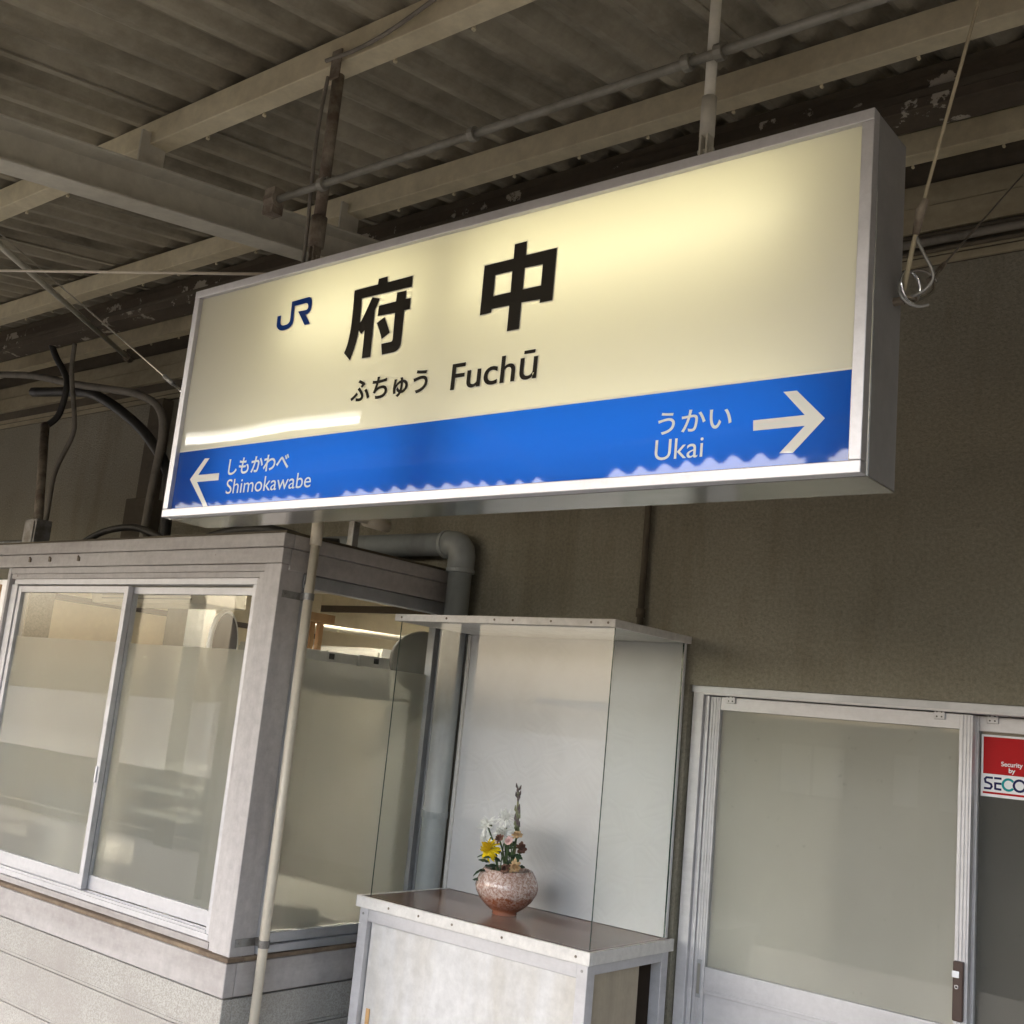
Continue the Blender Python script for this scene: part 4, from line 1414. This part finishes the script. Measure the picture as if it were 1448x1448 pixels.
rp = thing('stay_rope', 'pale rope stay tied to the right end of the sign', 'rope', (-.645, 1.71, 2.33))
MB().tube([(-.604, 1.685, 2.464), (-.428, 1.685, 3.2)], .003, 8).build('rope', M['trim_cream'], rp, 0, True)
MB().tube([(-.634, 1.70, 2.335), (-.604, 1.685, 2.464)], .0042, 8).build('rope', M['trim_cream'], rp, 0, True)
MB().tube([(-.612, 1.69, 2.43), (-.603, 1.684, 2.468), (-.594, 1.682, 2.485)], [.006, .009, .005], 8).build('knot', M['rusty'], rp, 0, True)
MB().tube(arc((-.625, 1.712, 2.352), .026, 0, 2 * math.pi, 24, (.25, .97, 0), (0, 0, 1)), .0028, 6, False).build('loop', M['chrome'], rp, 0, True)
MB().tube(arc((-.612, 1.712, 2.347), .034, .4, 5.2, 24, (.7, .7, .1), (-.1, .2, 1)), .0026, 6, False).build('loop', M['galv'], rp, 0, True)
MB().tube(smooth_path([(-.63, 1.705, 2.33), (-.60, 1.70, 2.336), (-.585, 1.70, 2.36), (-.60, 1.69, 2.40), (-.612, 1.69, 2.43)], 6), .0028, 6).build('tail', M['galv'], rp, 0, True)
MB().tube([(-.655, 1.712, 2.33), (-.635, 1.712, 2.33)], .007, 10).tube(arc((-.628, 1.712, 2.33), .011, 0, 2 * math.pi, 16, (1, 0, 0), (0, 1, 0)), .003, 6, False).build('eye_bolt', M['rusty'], rp)
ws = thing('stay_wire', 'thin wire stay running back to the wall from the right end of the sign', 'wire', (-.64, 1.72, 2.33))
e0, e1 = Vector((-.628, 1.716, 2.325)), Vector((-.888, 3.35, 3.379))
MB().tube([e0.lerp(e1, .16), e1], .0022, 6).build('wire', M['grey_cable'], ws)
MB().tube(smooth_path([e0, e0.lerp(e1, .05) + Vector((.02, 0, -.004)), e0.lerp(e1, .10) + Vector((.008, 0, 0)), e0.lerp(e1, .17)], 6), .003, 6).build('loop', M['chrome'], ws, 0, True)
MB().tube([e0.lerp(e1, .15), e0.lerp(e1, .19)], .005, 8).build('ferrule', M['rusty'], ws)
MB().tube([e0.lerp(e1, .10), e0.lerp(e1, .115)], .005, 8).build('ferrule', M['rusty'], ws)
wl = thing('left_stay', 'bright wire stay with a turnbuckle at the left end of the sign', 'wire', (-2.48, 1.67, 2.36))
a0, a1 = Vector((-2.478, 1.67, 2.325)), Vector((-4.01, 1.67, 3.2))
MB().tube([a0.lerp(a1, .115), a1], .0026, 6).build('wire', M['chrome'], wl)
MB().tube([a0.lerp(a1, .03), a0.lerp(a1, .10)], .0048, 8).build('turnbuckle', M['chrome'], wl, 0, True)
MB().tube([a0.lerp(a1, .095), a0.lerp(a1, .125)], .007, 8).build('ferrule', M['galv'], wl, 0, True)
MB().tube([(-2.474, 1.67, 2.323), (-2.49, 1.67, 2.333)], .006, 8).build('eye_bolt', M['rusty'], wl)


def onZ(px, py, Z):
    a, b = px - 724, py - 724
    d = [R0[i] * a + R1[i] * b + R2[i] * FPX for i in range(3)]
    t = (Z - EYE[2]) / d[2]
    return Vector((d[0] * t, d[1] * t, Z))


p0, p1 = onZ(183, 508, 3.31), onZ(-90, 268, 3.08)
br_ = thing('brace_rod', 'cream brace rod slanting up left below the purlins', 'brace', p0)
MB().tube([p0, p1], .0135, 10).build('rod', M['grey_steel'], br_, 0, True)
MB().tube([p0, p0.lerp(p1, .03)], .022, 8).build('end_lug', M['rusty'], br_)
q0, q1 = onZ(400, 388, 2.70), onZ(-120, 381, 3.0)
tag(MB().tube([q0, q1], .0045, 8).build('tie_rod', M['pvc_cream'], None, 0, True), 'thin straight pale rod running left from behind the top of the sign', 'rod')

# ------------------------------------------------------------------ sticker on the right door leaf
stk = thing('security_sticker', 'red and white security company sticker on the right door glass', 'sticker', (-1.0, FY + .03, 1.6))
kx0, kx1, kz0, kz1 = -1.022, -.852, 1.513, 1.690
YS = FY + .032 + .0115
MB().box(kx0, kx1, YS - .001, YS, kz0, kz1).build('sheet', M['sticker_white'], stk)
MB().box(kx0 + .006, kx1 - .006, YS - .0016, YS - .0011, 1.578, kz1 - .006).build('red_field', M['sticker_red'], stk)
MB().box(kx0 + .006, kx1 - .006, YS - .0016, YS - .0011, kz0 + .008, kz0 + .014).build('red_line', M['sticker_red'], stk)
text_obj('small_text', 'Security', (-.966, -.907, 1.5985, 1.616), YS - .002, M['sticker_white'], stk, .02)
text_obj('small_text', 'by', (-.945, -.927, 1.5815, 1.5985), YS - .002, M['sticker_white'], stk, .02)


def stroke(pts, wd):
    """flat ribbon polygons along a path"""
    out = []
    for a, b in zip(pts[:-1], pts[1:]):
        a, b = Vector(a), Vector(b)
        d = (b - a).normalized()
        n = Vector((-d.y, d.x)) * wd / 2
        a2, b2 = a - d * wd * .3, b + d * wd * .3
        out.append([tuple(a2 - n), tuple(b2 - n), tuple(b2 + n), tuple(a2 + n)])
    return out


def logo(name, pts, wd, m, dy=0):
    b = MB()
    for k, q in enumerate(stroke(pts, wd)):
        y = YS - .0020 - dy - .00004 * k
        b.add([(x, y, z) for x, z in q], [(0, 1, 2, 3)])
    return b.build(name, m, stk)


zc, hh = 1.5515, .0155
def circ(cx, a0, a1, r=.0155, n=22):
    return [(cx + r * math.cos(a0 + (a1 - a0) * i / n), zc + r * math.sin(a0 + (a1 - a0) * i / n)) for i in range(n + 1)]
logo('letter', [(-.990, zc + hh), (-1.006, zc + hh), (-1.0105, zc + hh - .005), (-1.0085, zc + .002), (-1.0, zc), (-.993, zc - .003), (-.991, zc - hh + .006), (-.995, zc - hh), (-1.011, zc - hh)], .006, M['sticker_navy'])
logo('letter', [(-.983, zc + hh), (-.966, zc + hh)], .006, M['sticker_navy'])
logo('letter', [(-.983, zc + .001), (-.966, zc + .001)], .006, M['sticker_navy'])
logo('letter', [(-.9815, zc), (-.9815, zc - hh + .001), (-.966, zc - hh)], .006, M['sticker_navy'])
logo('letter', circ(-.945, .75, 2 * math.pi - .75), .0065, M['sticker_teal'])
logo('letter', circ(-.915, 0, 2 * math.pi), .0065, M['sticker_navy'])
logo('letter', [(-.893, zc - hh), (-.889, zc + hh), (-.878, zc - .006), (-.867, zc + hh), (-.863, zc - hh)], .006, M['sticker_navy'])

# ------------------------------------------------------------------ platform lamp whose reflection shows in the sign
lm = thing('platform_lamp', 'fluorescent strip lamp hanging under the canopy beyond the left edge', 'lamp', (-4.3, .13, 2.8))
box('housing', M['white_plain'], lm, -4.95, -3.38, .08, .18, 2.80, 2.86, .004)
MB().tube([(-4.93, .13, 2.775), (-3.40, .13, 2.775)], .015, 12).build('tube', M['lamp_tube'], lm, 0, True)
for x in (-4.94, -3.405):
    box('socket', M['white_plain'], lm, x - .012, x + .012, .112, .148, 2.755, 2.7995)
for x in (-4.7, -4.0):
    MB().tube([(x, .13, 2.86), (x, .13, 3.0)], .006, 6).build('rod', M['galv'], lm)

ol = thing('office_lamp', 'ceiling tube lamp lighting the office behind the bay window', 'lamp', (-5.2, 4.6, 2.5))
box('housing', M['white_plain'], ol, -5.9, -4.6, 4.5, 4.7, 2.54, 2.598, .004)
for y in (4.55, 4.65):
    MB().tube([(-5.85, y, 2.515), (-4.65, y, 2.515)], .015, 12).build('tube', M['office_tube'], ol, 0, True)
